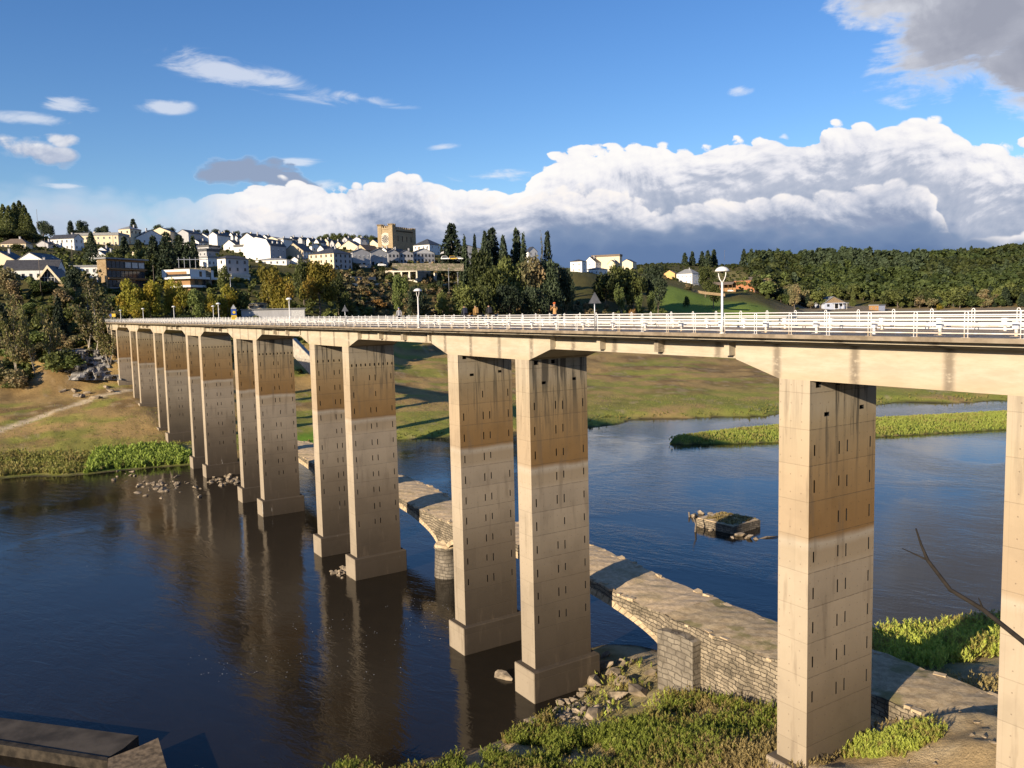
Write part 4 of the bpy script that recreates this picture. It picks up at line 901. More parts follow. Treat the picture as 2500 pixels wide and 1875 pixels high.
row('cedar', [(302, 574, 44), (336, 582, 40), (372, 572, 54), (404, 562, 62), (436, 570, 58), (458, 588, 48), (470, 572, 34), (390, 600, 54), (425, 604, 54)], 405, 'dark cedar in the park clump above the white villa', 'dark cedars in the town park', 'cedar_tree')
row('oak', [(318, 612, 40), (346, 604, 42), (368, 618, 46), (282, 604, 40), (262, 610, 36)], 385, 'green tree in the park left of the dark cedars', 'park trees left of the cedars', 'oak_tree')
row('fdark', [(1672, 616, 20), (1690, 612, 20), (1714, 612, 22), (1728, 610, 22), (1743, 607, 22), (1816, 606, 20), (1834, 606, 22), (1846, 608, 20)], 1050, 'dark pine standing on the far ridge', 'pines on the far ridge', 'pine_tree')
# scattered bushes: (kinds, u range, r range, count, height range, label, group)
def scatter(kinds, u0, u1, r0, r1, n, h0, h1, label, group, name='bush', cat='bush', zmin=.4):
    k = 0; g = 0
    while k < n and g < n*6:
        g += 1; p = at_r(random.uniform(u0, u1), 760, random.uniform(r0, r1)); z = gz(p[0], p[1])
        if z < zmin or (abs(p[1]-2) < 7 and p[0] > -270): continue
        h = random.uniform(h0, h1); plant(random.choice(kinds), p[0], p[1], h, h*random.uniform(1.0, 1.6), label, group, name, cat, z); k += 1
scatter(['bush', 'darkbush', 'bush', 'greenbush'], -60, 290, 258, 300, 44, 2.5, 6.5, 'scrub bush on the steep left bank below the town', 'scrub on the left bank')
scatter(['oak', 'midoak', 'oliveoak'], -60, 300, 270, 335, 16, 3.5, 6, 'small leafy tree on the slope left of the far bridge end', 'small trees on the left slope', 'tree', 'tree')
scatter(['darkbush', 'bush', 'oak'], 290, 860, 276, 330, 36, 3, 7, 'dark bush on the slope behind the far bridge end', 'bushes behind the bridge end')
scatter(['bush', 'bush', 'greenbush', 'rust', 'bush'], 860, 1480, 385, 420, 44, 3, 6, 'olive scrub bush along the foot of the far slope', 'scrub along the far slope')
scatter(['bush', 'bush', 'greenbush', 'bush', 'rust'], 1460, 1960, 480, 570, 48, 3, 6.5, 'olive scrub bush at the edge of the dry reservoir', 'scrub at the reservoir edge')
scatter(['darkbush', 'greenbush', 'bush'], 850, 1500, 415, 475, 40, 2.5, 6, 'green bush on the slope below the town terraces', 'bushes below the terraces')
scatter(['darkbush', 'greenbush', 'oak'], 40, 1000, 345, 560, 24, 2.5, 5, 'garden bush among the white houses', 'garden bushes in the town')
scatter(['darkbush', 'bush', 'greenbush'], 1350, 1950, 690, 900, 30, 3, 7, 'dark bush on the hill behind the white farmhouse', 'bushes on the right hill')
# the forest on the right
def forest():
    pts = []
    for i in range(9000):
        u = random.uniform(1690, 2760); r = random.uniform(690, 1330); p = at_r(u, 760, r)
        lim = np.interp(u, [1690, 1800, 1900, 1950, 2060, 2130, 2200, 2700], [860, 790, 760, 800, 850, 862, 866, 866]); 
        if r < lim or (u < 1835 and r > 800) or vnoise(np.array([p[0]*.012+3]), np.array([p[1]*.012]))[0] > .80: continue
        pts.append((r, u, p))
    pts.sort(key=lambda q: q[0]); keep = []; cell = {}
    for r, u, p in pts:
        c = (int(p[0]//7.5), int(p[1]//7.5))
        if c in cell: continue
        cell[c] = 1; keep.append((r, u, p))
    return keep
FOR = forest(); print('forest', len(FOR))
ins = [q for q in FOR if 1700 < q[1] < 2520]; near = ins[:250]
sky_ = [q for q in ins[250:] if q[0] > 1180][:0]
hero = set(id(q) for q in near)
for q in near:
    r, u, p = q; k = random.choice(['foak', 'foak', 'foak', 'fmid', 'fol', 'fdark'])
    h = random.choice((7, 9, 11, 13, 15, 17))*random.uniform(.85, 1.1); plant(k, p[0], p[1], h, h*random.uniform(.8, 1.25) if k != 'fdark' else h*.62, 'tree at the front of the dark green forest on the right hill', 'forest on the right hill', 'forest_tree')
def low_forest(sel, name, matk, kindf, label):
    V_, T_ = [], []
    for r, u, p in sel:
        h = random.choice((6, 8, 9, 11, 13, 16))+7*float(vnoise(np.array([p[0]*.03+9]), np.array([p[1]*.03]))[0])+(4 if kindf(u, r)[0] == 'cedar' else 0); z = gz(p[0], p[1]); sh, base, w = kindf(u, r); sr = rng.integers(0, len(base))
        q = base[sr][0].copy(); a = random.uniform(0, 6.28); c, s = math.cos(a), math.sin(a)
        w = w*random.uniform(.8, 1.35); x = q[..., 0]*c-q[..., 1]*s; y = q[..., 0]*s+q[..., 1]*c
        V_.append(np.stack([p[0]+x*h*w, p[1]+y*h*w, z+q[..., 2]*h], -1)); t = base[sr][1].copy(); t[:, 1] = rng.random(); t[:, 0] = t[:, 0]*.6+rng.random()*.5; T_.append(t)
    o = link(name, quads_mesh(name, np.concatenate(V_), FO[matk], np.concatenate(T_))); tag(o, label, 'forest', None, 'stuff')
LB = [crown('oak', 300, .13, 70+i) for i in range(5)]; LC = [crown('cedar', 260, .12, 80+i) for i in range(3)]
rest = [q for q in FOR if id(q) not in hero]
con = [q for q in rest if (q[0] > 1060 and 1960 < q[1] < 2260 and random.random() < .8) or random.random() < .06]; cs = set(id(q) for q in con)
low_forest([q for q in rest if id(q) not in cs and vnoise(np.array([q[2][0]*.02]), np.array([q[2][1]*.02]))[0] < .52], 'broadleaf_forest', 'oak', lambda u, r: ('oak', LB, 1.15), 'dark green broadleaf forest covering the far right hill')
low_forest([q for q in rest if id(q) not in cs and vnoise(np.array([q[2][0]*.02]), np.array([q[2][1]*.02]))[0] >= .52], 'mixed_forest', 'mid', lambda u, r: ('oak', LB, 1.15), 'lighter green patches of forest on the far right hill')
low_forest(con, 'pine_forest', 'dark', lambda u, r: ('cedar', LC, 1.0), 'dark pines along the crest of the right hill')
# distant scrub that reads as one mass on the slopes
def scrub_mass(name, label, u0, u1, r0, r1, n, h0, h1, matk):
    B = [crown('blob', 46, .30, 90+i) for i in range(5)]; sel = []
    for i in range(n): sel.append((0, 0, at_r(random.uniform(u0, u1), 760, random.uniform(r0, r1))))
    V_, T_ = [], []
    for _, _, p in sel:
        h = random.uniform(h0, h1); z = gz(p[0], p[1]); q, t = B[rng.integers(0, 5)]; a = random.uniform(0, 6.28); c, s = math.cos(a), math.sin(a)
        x = q[..., 0]*c-q[..., 1]*s; y = q[..., 0]*s+q[..., 1]*c
        V_.append(np.stack([p[0]+x*h*1.3, p[1]+y*h*1.3, z-.22*h+q[..., 2]*h], -1)); t = t.copy(); t[:, 0] = t[:, 0]*.6+rng.random()*.5; t[:, 1] = rng.random(); T_.append(t)
    tag(link(name, quads_mesh(name, np.concatenate(V_), FO[matk], np.concatenate(T_))), label, 'undergrowth', None, 'stuff')
scrub_mass('bracken', 'brown and green bracken covering the far slope', 830, 1640, 388, 520, 1500, 1.5, 3.6, 'olive')
scrub_mass('undergrowth', 'dark undergrowth on the slopes of the town hill', -80, 900, 262, 420, 1500, 1.2, 3.2, 'oak')
scrub_mass('heath', 'low green heath on the distant right ridge', 1400, 1900, 770, 1250, 1200, 1.5, 4., 'oak')
scrub_mass('hillside_scrub', 'dull green scrub between the houses on the town hill', -80, 1350, 400, 700, 1300, 1., 2.8, 'oak')
# ------------------------------------------------------------------ houses
def win_mesh(w=1., h=1.35, fm='frame', gm='glass', shutter=False):
    m = MB(); d = .05; t = .09
    m.box((-w/2, -d, 0), (-w/2+t, .0, h)); m.box((w/2-t, -d, 0), (w/2, 0, h)); m.box((-w/2+t, -d, 0), (w/2-t, 0, t)); m.box((-w/2+t, -d, h-t), (w/2-t, 0, h))
    m.box((-.035, -d*.9, t), (.035, -.01, h-t)); m.box((-w/2-.08, -.14, -.09), (w/2+.08, 0, -.01))
    m.add([(-w/2+t, -.02, t), (w/2-t, -.02, t), (w/2-t, -.02, h-t), (-w/2+t, -.02, h-t)], [(0, 1, 2, 3)], 1)
    if shutter: m.box((-w/2+t, -.04, h*.45), (w/2-t, -.022, h-t), 0)
    return m.mesh('window', [MT[fm], MT[gm]])
WIN = [win_mesh(), win_mesh(shutter=True), win_mesh(fm='dframe')]
DOOR = win_mesh(1.5, 2.2, 'dframe', 'dark')
def house(label, uL, uC, uR, vb, ve, vr, wall, roof='gableL', a=38, rows=0, cL=0, cR=0, chim=0, rmat='slate', wallR=None, wk=0, fall=600., name='house', r=None, skyl=0, deep=None, cat='house', doors=0, ov=.35):
    r = r or hit(uC, vb, fall=fall); A = R(a); p = at_r(uC, vb, r); k = r/FPX
    dirv = np.array([p[0]-CP[0], p[1]-CP[1]]); dirv /= np.linalg.norm(dirv); rv = np.array([dirv[1], -dirv[0]])
    eR = rv*math.sin(A)+dirv*math.cos(A)
    wL = max(2.5, (uC-uL)*k/math.cos(A)); wR = max(2.5, (uR-uC)*k/math.sin(A))
    if deep: wR = deep
    H = (vb-ve)*k; RH = max(.0, (ve-vr)*k)
    t = thing(name, label, cat, p, math.atan2(eR[1], eR[0]))
    W_ = wall if wallR is None else wallR
    m = MB(); T_ = .2
    x0, x1, y0, y1 = 0., wR, 0., wL
    m.box((x0, y0, -7), (x1, y1, H))
    gm_ = None
    if roof == 'gableL': m.prism([(y0, H), (y1, H), ((y0+y1)/2, H+RH-.12)], x0, x1, 'x')
    if roof == 'gableR': m.prism([(x0, H), (x1, H), ((x0+x1)/2, H+RH-.12)], y0, y1, 'y')
    m.obj('wall', MT[wall], t)
    if wallR: q = MB(); q.box((x0+.02, y0-.03, -7), (x1-.02, y0-.002, H-.02)); q.obj('side_shade_or_colour', MT[wallR], t)  # second wall colour; the greys paint shade on faces turned from the sun
    q = MB(); o = ov
    if roof == 'gableL':
        c = (y0+y1)/2; sl = RH/(wL/2); dz_ = o*sl
        q.prism([(y0-o, H-dz_), (c, H+RH), (y1+o, H-dz_), (y1+o, H-dz_+T_), (c, H+RH+T_), (y0-o, H-dz_+T_)], x0-o*.6, x1+o, 'x')
    elif roof == 'gableR':
        c = (x0+x1)/2; sl = RH/(wR/2); dz_ = o*sl
        q.prism([(x0-o, H-dz_), (c, H+RH), (x1+o, H-dz_), (x1+o, H-dz_+T_), (c, H+RH+T_), (x0-o, H-dz_+T_)], y0-o*.6, y1+o, 'y')
    elif roof == 'hip':
        i = min(wL, wR)/2; a0, a1, b0, b1 = x0-o, x1+o, y0-o, y1+o
        if wR > wL: rp = [(a0+i+o, (b0+b1)/2), (a1-i-o, (b0+b1)/2)]
        else: rp = [((a0+a1)/2, b0+i+o), ((a0+a1)/2, b1-i-o)]
        v = [(a0, b0, H+.02), (a1, b0, H+.02), (a1, b1, H+.02), (a0, b1, H+.02), (*rp[0], H+RH+.1), (*rp[1], H+RH+.1)]
        f = [(0, 1, 5, 4), (1, 2, 5), (2, 3, 4, 5), (3, 0, 4)] if wR > wL else [(0, 1, 4), (1, 2, 5, 4), (2, 3, 5), (3, 0, 4, 5)]
        q.add(v, f); q.box((a0, b0, H-.14), (a1, b1, H+.018))
    elif roof == 'mansard':
        i = min(2.2, wL*.22); g = [(y0-.2, H), (y0+i, H+RH*.68), ((y0+y1)/2, H+RH), (y1-i, H+RH*.68), (y1+.2, H)]
        q.prism(g, x0+.02, x1+.25, 'x'); mm = MB(); mm.prism([(y0, H-.01), (y0+i, H+RH*.70), ((y0+y1)/2, H+RH+.12), (y1-i, H+RH*.70), (y1, H-.01)], x0-.25, x0+.018, 'x'); mm.obj('gable_wall', MT[wall], t)
    else:
        q.box((x0-o, y0-o, H+.005), (x1+o, y1+o, H+max(.25, RH)))
    ro = q.obj('roof', MT[rmat], t)
    for c in range(chim):
        q = MB(); cx = x0+wR*(.25+.5*random.random()); cy_ = y0+wL*(.35+.25*c); q.box((cx-.35, cy_-.35, H-.2), (cx+.35, cy_+.35, H+RH+.95)); q.box((cx-.42, cy_-.42, H+RH+.95), (cx+.42, cy_+.42, H+RH+1.1)); q.obj('chimney', MT['wcream' if c % 2 else 'wgrey'], ro)
    for s in range(skyl):                      # roof lights lie on the slope that faces the side street
        if roof == 'gableL':
            fx = x0+wR*(s+.7)/(skyl+.4); fy = y0+wL*.22; fz = H+RH*.44+T_+.06; q = MB(); sl = math.atan2(RH, wL/2)
            q.box((-.45, -.6, 0), (.45, .6, .06)); w_ = q.obj('roof_light', MT['frame'], ro, False, (fx, fy, fz)); w_.rotation_euler = (sl, 0, 0)
        else:
            fx = x0+wR*(s+.7)/(skyl+.4); q = MB(); q.box((-.6, -.25, 0), (.6, .25, 1.1)); q.obj('roof_light', MT['frame'], ro, False, (fx, y0+.15, H+RH*.3))
    me = WIN[wk]
    def put(n, face):
        L = wL if face == 'L' else wR
        if n <= 0: return
        sc = min(1., L/(n*1.7)); fh = H/max(rows, 1); hs_ = min(1., fh/2.5)
        for i in range(rows):
            for j in range(n):
                s = L*(j+.5)/n; zz = fh*i+fh*.32
                dm = (i == 0 and doors and j % 2 == 0 and face == 'R'); mm = DOOR if dm else me; zz = .1 if dm else zz
                if face == 'L': link('door' if dm else 'window', mm, t, (x0-.012, s, zz), (0, 0, -PI/2), (sc, 1, hs_))
                else: link('door' if dm else 'window', mm, t, (s, y0-(.045 if wallR else .012), zz), None, (sc, 1, hs_))
    put(cL, 'L'); put(cR, 'R'); return t
WW, WC, WG, WT_ = 'wwhite', 'wcream', 'wgrey', 'wtan'
HS = [
 ('cream bungalow with a low hipped roof at the left edge of the town', 18, 64, 76, 609, 596, 586, WC, 'hip', 25, 1, 5, 1, 1, 'roofbrown'),
 ('white two storey block with a grey gabled side, left of the cypress', 137, 182, 201, 611, 585, 576, WW, 'gableR', 40, 2, 5, 2, 1),
 ('long pale apartment block partly hidden by the cypress', 199, 290, 312, 600, 577, 571, WC, 'flat', 22, 2, 8, 2, 2, 'roofgrey'),
 ('cream gabled house cut by the left edge of the picture', -22, 36, 62, 652, 637, 618, WC, 'gableL', 30, 1, 3, 0, 1),
 ('white gabled house with a long dark roof behind the slate roofed row', 57, 106, 148, 652, 637, 621, WW, 'gableL', 30, 1, 3, 0, 0, 'slate', None, 0, 600., 'house', None, 2),
 ('long white building with a wide slate roof and small dormers', 42, 142, 152, 686, 661, 640, WW, 'gableR', 14, 1, 7, 0, 1, 'slate', None, 2, 600., 'house', None, 0, 11.),
 ('white house with a steep dark slate roof above the brown modern building', 224, 271, 312, 654, 633, 615, WW, 'gableL', 38, 2, 2, 3, 1),
 ('flat roofed white building left of the brown modern one', 187, 240, 247, 690, 656, 652, WW, 'flat', 16, 2, 4, 0, 0, 'roofgrey'),
 ('long house with a dark slate roof on top of the hill at the left', 325, 334, 398, 596, 581, 563, WW, 'gableR', 60, 1, 1, 6, 1, 'slate', None, 0, 520., 'house', None, 3),
 ('cream hipped villa on the skyline below the single cedar', 295, 318, 341, 573, 560, 553, WC, 'hip', 40, 1, 2, 3, 1, 'roofgrey', None, 2, 560.),
 ('cream gable alone on the skyline left of the dark cedars', 373, 416, 430, 572, 566, 556, WC, 'gableL', 25, 0, 0, 0, 0, 'slate', None, 0, 590.),
 ('grey gabled house on the skyline above the dark cedars', 436, 460, 490, 574, 569, 561, WG, 'gableL', 35, 0, 0, 0, 1, 'slate', None, 0, 590.),
 ('grey house with a slate roof right of the dark cedars', 446, 452, 500, 598, 582, 571, WG, 'gableR', 62, 1, 0, 3, 0),
 ('white gabled house with a flat wing on the ridge right of the cedars', 482, 509, 530, 592, 579, 570, WW, 'gableL', 35, 1, 1, 2, 0),
 ('small white gable on the ridge with a dark roof behind', 512, 530, 560, 580, 574, 567, WW, 'gableL', 35, 0, 0, 0, 1, 'slate', None, 0, 560.),
 ('tan stone gabled house with a brown roof on the upper slope', 511, 540, 567, 599, 591, 581, 'tanstone', 'gableL', 38, 1, 0, 1, 1, 'roofbrown'),
 ('low grey house stepping down the slope below the tan gable', 486, 510, 534, 614, 603, 599, WG, 'flat', 45, 1, 2, 2, 0, 'slate'),
 ('grey house with a balcony above the white cubes', 487, 505, 532, 628, 614, 608, WG, 'flat', 45, 1, 2, 2, 0, 'slate'),
 ('small white house with a brown chimney and dark roof', 549, 575, 602, 613, 598, 587, WW, 'gableL', 38, 1, 1, 2, 1),
 ('white shed roofed house between the brown chimney and the big gable', 575, 600, 612, 618, 603, 598, WW, 'flat', 38, 1, 1, 1, 0, 'slate'),
 ('tallest white gable on the ridge behind the biggest white building', 589, 623, 652, 596, 584, 570, WW, 'gableL', 38, 0, 0, 0, 3, 'slate', None, 0, 520.),
 ('biggest white gabled building with a mansard roof and three roof lights', 600, 661, 697, 636, 602, 581, WW, 'mansard', 38, 2, 0, 3, 0, 'slate', WG, 1, 600., 'house', None, 3),
 ('cream gabled house with a long white roof line on the ridge', 651, 678, 694, 592, 585, 578, WC, 'gableL', 38, 0, 0, 0, 0, 'roofgrey', None, 0, 540.),
 ('white flat house on the ridge right of the cream gable', 676, 692, 712, 594, 585, 581, WW, 'flat', 40, 0, 0, 0, 1, 'roofgrey', None, 0, 540.),
 ('beige gabled house with a bare gable and a white side', 697, 741, 763, 632, 613, 594, WT_, 'gableL', 38, 2, 0, 3, 0, 'slate', WW),
 ('white house with two side windows next to the beige gable', 758, 762, 781, 616, 601, 595, WW, 'gableR', 55, 1, 0, 2, 0),
 ('large cream corner block with three rows of small windows', 757, 816, 859, 657, 619, 605, WC, 'hip', 42, 3, 5, 4, 1, 'slate', WG, 2),
 ('bright cream gabled house above the row of terraces', 829, 876, 892, 612, 603, 587, WC, 'gableL', 30, 0, 0, 0, 0),
 ('pale brown gable beside the bright cream one', 867, 893, 928, 616, 610, 597, WT_, 'gableL', 35, 0, 0, 0, 0, 'roofbrown'),
 ('white bungalow with a grey roof just above the big maple', 630, 700, 716, 648, 634, 629, WW, 'hip', 20, 1, 5, 1, 1, 'roofgrey'),
 ('grey three storey house with a narrow white end and square windows', 535, 553, 604, 684, 634, 627, WW, 'hip', 52, 3, 1, 3, 0, 'slate', WG, 2),
 ('low white cube house left of the grey three storey house', 490, 508, 533, 652, 631, 627, WW, 'flat', 45, 1, 1, 3, 0, 'roofgrey'),
 ('small white lean to below the grey three storey house', 543, 566, 606, 690, 676, 670, WW, 'flat', 45, 1, 1, 1, 0, 'cream_slab'),
 ('first white terrace with a dark shop front, next to the corner block', 858, 862, 904, 652, 617, 608, WG, 'gableR', 65, 2, 0, 4, 1, 'slate', WG, 1, 600., 'house', None, 0, None, 'house', 1),  # white terraces in grey render: shade painted onto their fronts
 ('white terrace with a parked white car in front', 902, 906, 946, 649, 618, 608, WG, 'gableR', 65, 2, 0, 4, 0, 'slate', WG, 1, 600., 'house', None, 0, None, 'house', 1),
 ('narrow white terrace in the middle of the row', 945, 948, 975, 646, 618, 610, WG, 'gableR', 65, 2, 0, 3, 1, 'slate', WG, 2),
 ('white terrace with dark balconies', 974, 977, 1009, 644, 619, 611, WG, 'gableR', 65, 2, 0, 4, 1, 'slate', WG, 2),
 ('last white terrace of the row with two chimneys', 1002, 1010, 1061, 642, 618, 607, WW, 'gableR', 62, 2, 1, 6, 2, 'slate', WG, 2),
 ('cream gabled house directly left of the fortress church', 896, 927, 957, 605, 598, 585, WC, 'gableL', 38, 1, 0, 3, 0),
 ('white gabled house with a dark mansard below the church side', 956, 986, 1018, 614, 601, 585, WW, 'gableL', 35, 1, 0, 3, 0, 'slate', None, 0, 600., 'house', None, 2),
 ('big white hipped building between the church and the cedar', 1010, 1049, 1078, 622, 597, 582, WW, 'hip', 38, 2, 4, 2, 0, 'slate', None, 0, 520., 'house', None, 0),
 ('long dark roofed building hidden behind the cedar', 1076, 1084, 1200, 640, 612, 598, WG, 'gableR', 60, 2, 0, 10, 0, 'slate', None, 2),
 ('white house peeping between the spruces and the poplar', 1284, 1290, 1312, 625, 614, 603, WW, 'gableR', 50, 1, 0, 2, 0, 'slate', None, 0, 520.),
 ('square white house at the left of the hilltop group', 1393, 1421, 1433, 665, 638, 633, WW, 'hip', 25, 2, 2, 1, 0, 'slate'),
 ('white gabled house in the hilltop group with three side windows', 1427, 1454, 1474, 661, 640, 627, WW, 'gableL', 35, 2, 1, 3, 1),
 ('long cream building with a brown roof at the back of the hilltop group', 1446, 1513, 1519, 652, 626, 621, WC, 'flat', 15, 1, 0, 0, 0, 'roofbrown', None, 0, 640., 'house', 720.),
 ('low white house in front of the hilltop group', 1430, 1462, 1484, 671, 657, 652, WW, 'hip', 35, 1, 3, 2, 0, 'slate'),
 ('small cream house in the middle of the hilltop group', 1484, 1502, 1513, 656, 644, 635, WC, 'gableL', 30, 1, 1, 0, 1),
 ('cream gabled house at the right of the hilltop group', 1516, 1545, 1554, 658, 641, 633, WC, 'gableL', 25, 1, 0, 1, 0),
 ('small orange gabled house right of the dark trees', 1622, 1648, 1654, 683, 668, 660, 'wochre', 'gableL', 22, 1, 2, 0, 0, 'roofbrown'),
 ('white two storey farmhouse with a grey roof above the meadow', 1653, 1690, 1707, 693, 668, 657, WW, 'hip', 35, 2, 4, 1, 1, 'roofgrey'),
 ('red brick house with pale windows right of the nearest lamp', 1795, 1843, 1868, 714, 685, 677, 'brick', 'hip', 32, 2, 3, 1, 0, 'roofbrown', 'roofbrown'),
 ('low cottage with a tall tan chimney in the bushes', 1898, 1926, 1943, 722, 712, 704, WT_, 'gableR', 35, 1, 2, 1, 1, 'roofbrown'),
 ('tan hut beside the low cottage', 1938, 1950, 1958, 728, 718, 716, 'tanstone', 'flat', 35, 0, 0, 0, 0, 'roofbrown'),
 ('tiny hut among the trees at the right edge', 2486, 2496, 2512, 677, 671, 666, WT_, 'gableL', 40, 0, 0, 0, 0, 'roofbrown', None, 0, 1000.),
 ('small brown shed with a blue side under the right forest', 2125, 2145, 2158, 758, 747, 745, 'wood', 'flat', 35, 1, 2, 0, 0, 'roofgrey', 'wblue', 0, 900., 'shed'),
]
MT['brick'] = masonry('red_brick', .5, ((.42, .11, .055), (.46, .17, .08), (.44, .29, .14)), (.36, .24, .13), .5, .4)
for h_ in HS: house(*h_)
def small(label, uL, uC, uR, vb, ve, vr, wall=WW, roof='gableL', **k): house(label, uL, uC, uR, vb, ve, vr, wall, roof, 38, 1, 0, 2, k.pop('chim', 1), **k)
RIDGE = [('grey slate roof on the ridge above the cedars, left of the white gables', 459, 468, 482, 580, 573, 566, WG), ('dark roofed ridge house left of the tallest white gable', 566, 580, 592, 588, 580, 574, WW), ('little white ridge house behind the cream gable', 640, 652, 664, 588, 580, 574, WW),
 ('slate roof with a white end right of the white flat ridge house', 706, 716, 732, 592, 584, 578, WW), ('second slate roof on the ridge above the beige gable', 728, 738, 752, 592, 585, 579, WG), ('dark ridge house with a thin chimney above the white side', 748, 757, 772, 596, 588, 581, WW),
 ('white ended ridge house left of the corner block roof', 768, 778, 796, 600, 591, 584, WW), ('tiny ridge house under the skyline trees with a cream end', 790, 802, 816, 598, 590, 583, WC), ('dark roof above the large corner block', 806, 816, 834, 602, 594, 587, WG), ('white slab house above the bright cream gable', 862, 880, 900, 592, 584, 579, WW),
 ('grey ridge house below the row of skyline trees', 836, 848, 862, 592, 585, 579, WG), ('brown roofed house squeezed beside the pale brown gable', 916, 930, 948, 620, 611, 604, WT_), ('slate roofed house behind the terraces and the white gable', 955, 962, 985, 624, 614, 607, WW)]
RIDGE += [('small slate ridge house with a white end above the dark brown roof', 560, 568, 582, 582, 575, 569, WW), ('pale ridge house left of the dark ridge roof', 538, 548, 562, 578, 572, 567, WC), ('white house wedged below the long grey slate house', 452, 470, 490, 612, 600, 594, WW), ('second white house wedged below the white ridge gables', 470, 486, 508, 602, 592, 586, WW),
 ('white house behind the brown chimney house', 602, 612, 626, 606, 597, 591, WW), ('low white house left of the beige gable', 668, 684, 700, 606, 597, 592, WW), ('white ended slate roof behind the beige gable', 690, 702, 724, 600, 592, 585, WW), ('long slate roof between the beige gable and the corner block', 776, 790, 822, 618, 608, 600, WW),
 ('pale house above the corner block, under its roof ridge line', 820, 832, 852, 606, 597, 590, WC), ('white house right of the pale brown gable', 930, 944, 962, 622, 612, 605, WW), ('white flat house left of the pergola', 400, 424, 440, 660, 648, 644, WW), ('white house among the cedars with a dark roof', 345, 362, 380, 642, 630, 623, WW), ('cream house in the park left of the villa', 318, 336, 352, 634, 622, 616, WC),
 ('white house between the cypress and the park trees', 240, 262, 282, 628, 614, 606, WW), ('white terrace house behind the bungalow above the maple', 712, 728, 748, 646, 634, 628, WW), ('grey cottage at the upper left under the plantation', 96, 118, 134, 606, 597, 590, WG)]
for q in RIDGE: small(*q)
# ------------------------------------------------------------------ special buildings
def frame_at(u, v, r, a):
    p = at_r(u, v, r); d = np.array([p[0]-CP[0], p[1]-CP[1]]); d /= np.linalg.norm(d); rv = np.array([d[1], -d[0]]); A = R(a)
    eR = rv*math.sin(A)+d*math.cos(A); return p, math.atan2(eR[1], eR[0]), r/FPX
# fortress church
p, rz, k = frame_at(959, 600, 545, 38)
t = thing('fortress_church', 'square stone fortress church with battlements and a rose window on top of the town', 'church', p, rz)
wL, wR, H = 34*k/math.cos(R(38)), 56*k/math.sin(R(38)), 40*k
m = MB(); m.box((0, 0, -9), (wR, wL, H)); m.obj('nave_walls', MT['granite'], t)
def crenel(mb, x0, y0, x1, y1, z, n, h=.9, th=.55):
    L = math.hypot(x1-x0, y1-y0); ux, uy = (x1-x0)/L, (y1-y0)/L; s = L/(2*n-1)
    for i in range(n):
        a = 2*i*s; T = Matrix.Translation((x0+ux*a, y0+uy*a, z)) @ Matrix.Rotation(math.atan2(uy, ux), 4, 'Z'); mb.box((0, 0, 0), (s, th, h), 0, T)
q = 9*k/math.cos(R(38)); tz_ = H+9.5*k
tw = [(-.25, -.25, 3.4, q), (-.25, wL-q+.25, 3.4, wL+.25), (wR-3., -.25, wR+.25, q-.6), (wR-3., wL-q+.6, wR+.25, wL+.25)]
for i, (x0, y0, x1, y1) in enumerate(tw):
    z1 = tz_ if i < 2 else tz_-1.6
    m = MB(); m.box((x0, y0, -9), (x1, y1, z1))
    crenel(m, x0, y0+.55, x0+.01, y1, z1, 3); crenel(m, x0, y0, x1, y0+.001, z1, 3, th=.5); crenel(m, x1-.55, y1, x0, y1-.001, z1, 3, th=.5); crenel(m, x1, y0+.55, x1+.001, y1, z1, 3, th=.5)
    m.obj('corner_tower', MT['granite'], t)
m = MB(); m.box((-.28, q+.01, H), (.5, wL-q-.01, H+1.)); crenel(m, .25, q+.4, .251, wL-q-.2, H+1., 3, 1., .5); m.box((3.45, -.3, H-.6), (wR-3.05, .5, H+.5)); crenel(m, 3.8, -.3, wR-3.2, -.299, H+.5, 9, .95, .5)
m.box((3.45, wL-.5, H-.6), (wR-3.05, wL+.3, H+.5)); crenel(m, 3.8, wL-.2, wR-3.2, wL-.199, H+.5, 9, .95, .5); m.obj('battlements', MT['granite'], t)
m = MB(); m.box((4.1, -.25, H-1.35), (wR-3.4, -.004, H-1.28))
for i in range(13): m.box((4.2+(wR-8.)*i/12, -.29, H-1.3), (4.2+(wR-8.)*i/12+.45, -.005, H-.62))
m.obj('corbel_table', MT['dark'], t)
m = MB(); m.prism([(1.2, H+.2), (wL-1.2, H+.2), (wL/2, H+2.6)], 1., wR-1., 'x'); m.obj('roof', MT['roofbrown'], t)
cy0, cz0 = wL/2, H*.42; rad = 2.75
ro = MB()
for a0, a1, x_ in ((rad*1.28, rad*1.5, -.16), (rad*1.0, rad*1.2, -.22)):
    n = 36; vs = []
    for i in range(n):
        c, s = math.cos(2*PI*i/n), math.sin(2*PI*i/n); vs += [(-.02, cy0+a0*c, cz0+a0*s), (x_, cy0+a0*c, cz0+a0*s), (x_, cy0+a1*c, cz0+a1*s), (-.02, cy0+a1*c, cz0+a1*s)]
    ro.add(vs, [(4*i+j, 4*i+(j+1) % 4, 4*((i+1) % n)+(j+1) % 4, 4*((i+1) % n)+j) for i in range(n) for j in range(4)])
for i in range(12):
    T = Matrix.Translation((-.15, cy0, cz0)) @ Matrix.Rotation(i*PI/6, 4, 'X'); ro.box((-.08, -.09, .55), (.08, .09, rad), 0, T)
    ro.lathe([(.001, -.05), (.34, -.05), (.34, .05)], (0, 0, 0), 8); ro.v[-24:] = [tuple(T @ Vector((q_[2]-.05, q_[0], q_[1]+rad*.78))) for q_ in ro.v[-24:]]
w = ro.obj('rose_window', MT['cream_slab'], t)
m = MB(); n = 32; m.add([(-.012, cy0+rad*math.cos(-2*PI*i/n), cz0+rad*math.sin(-2*PI*i/n)) for i in range(n)], [tuple(range(n))]); m.obj('stained_glass', MT['glass'], w)
m = MB()
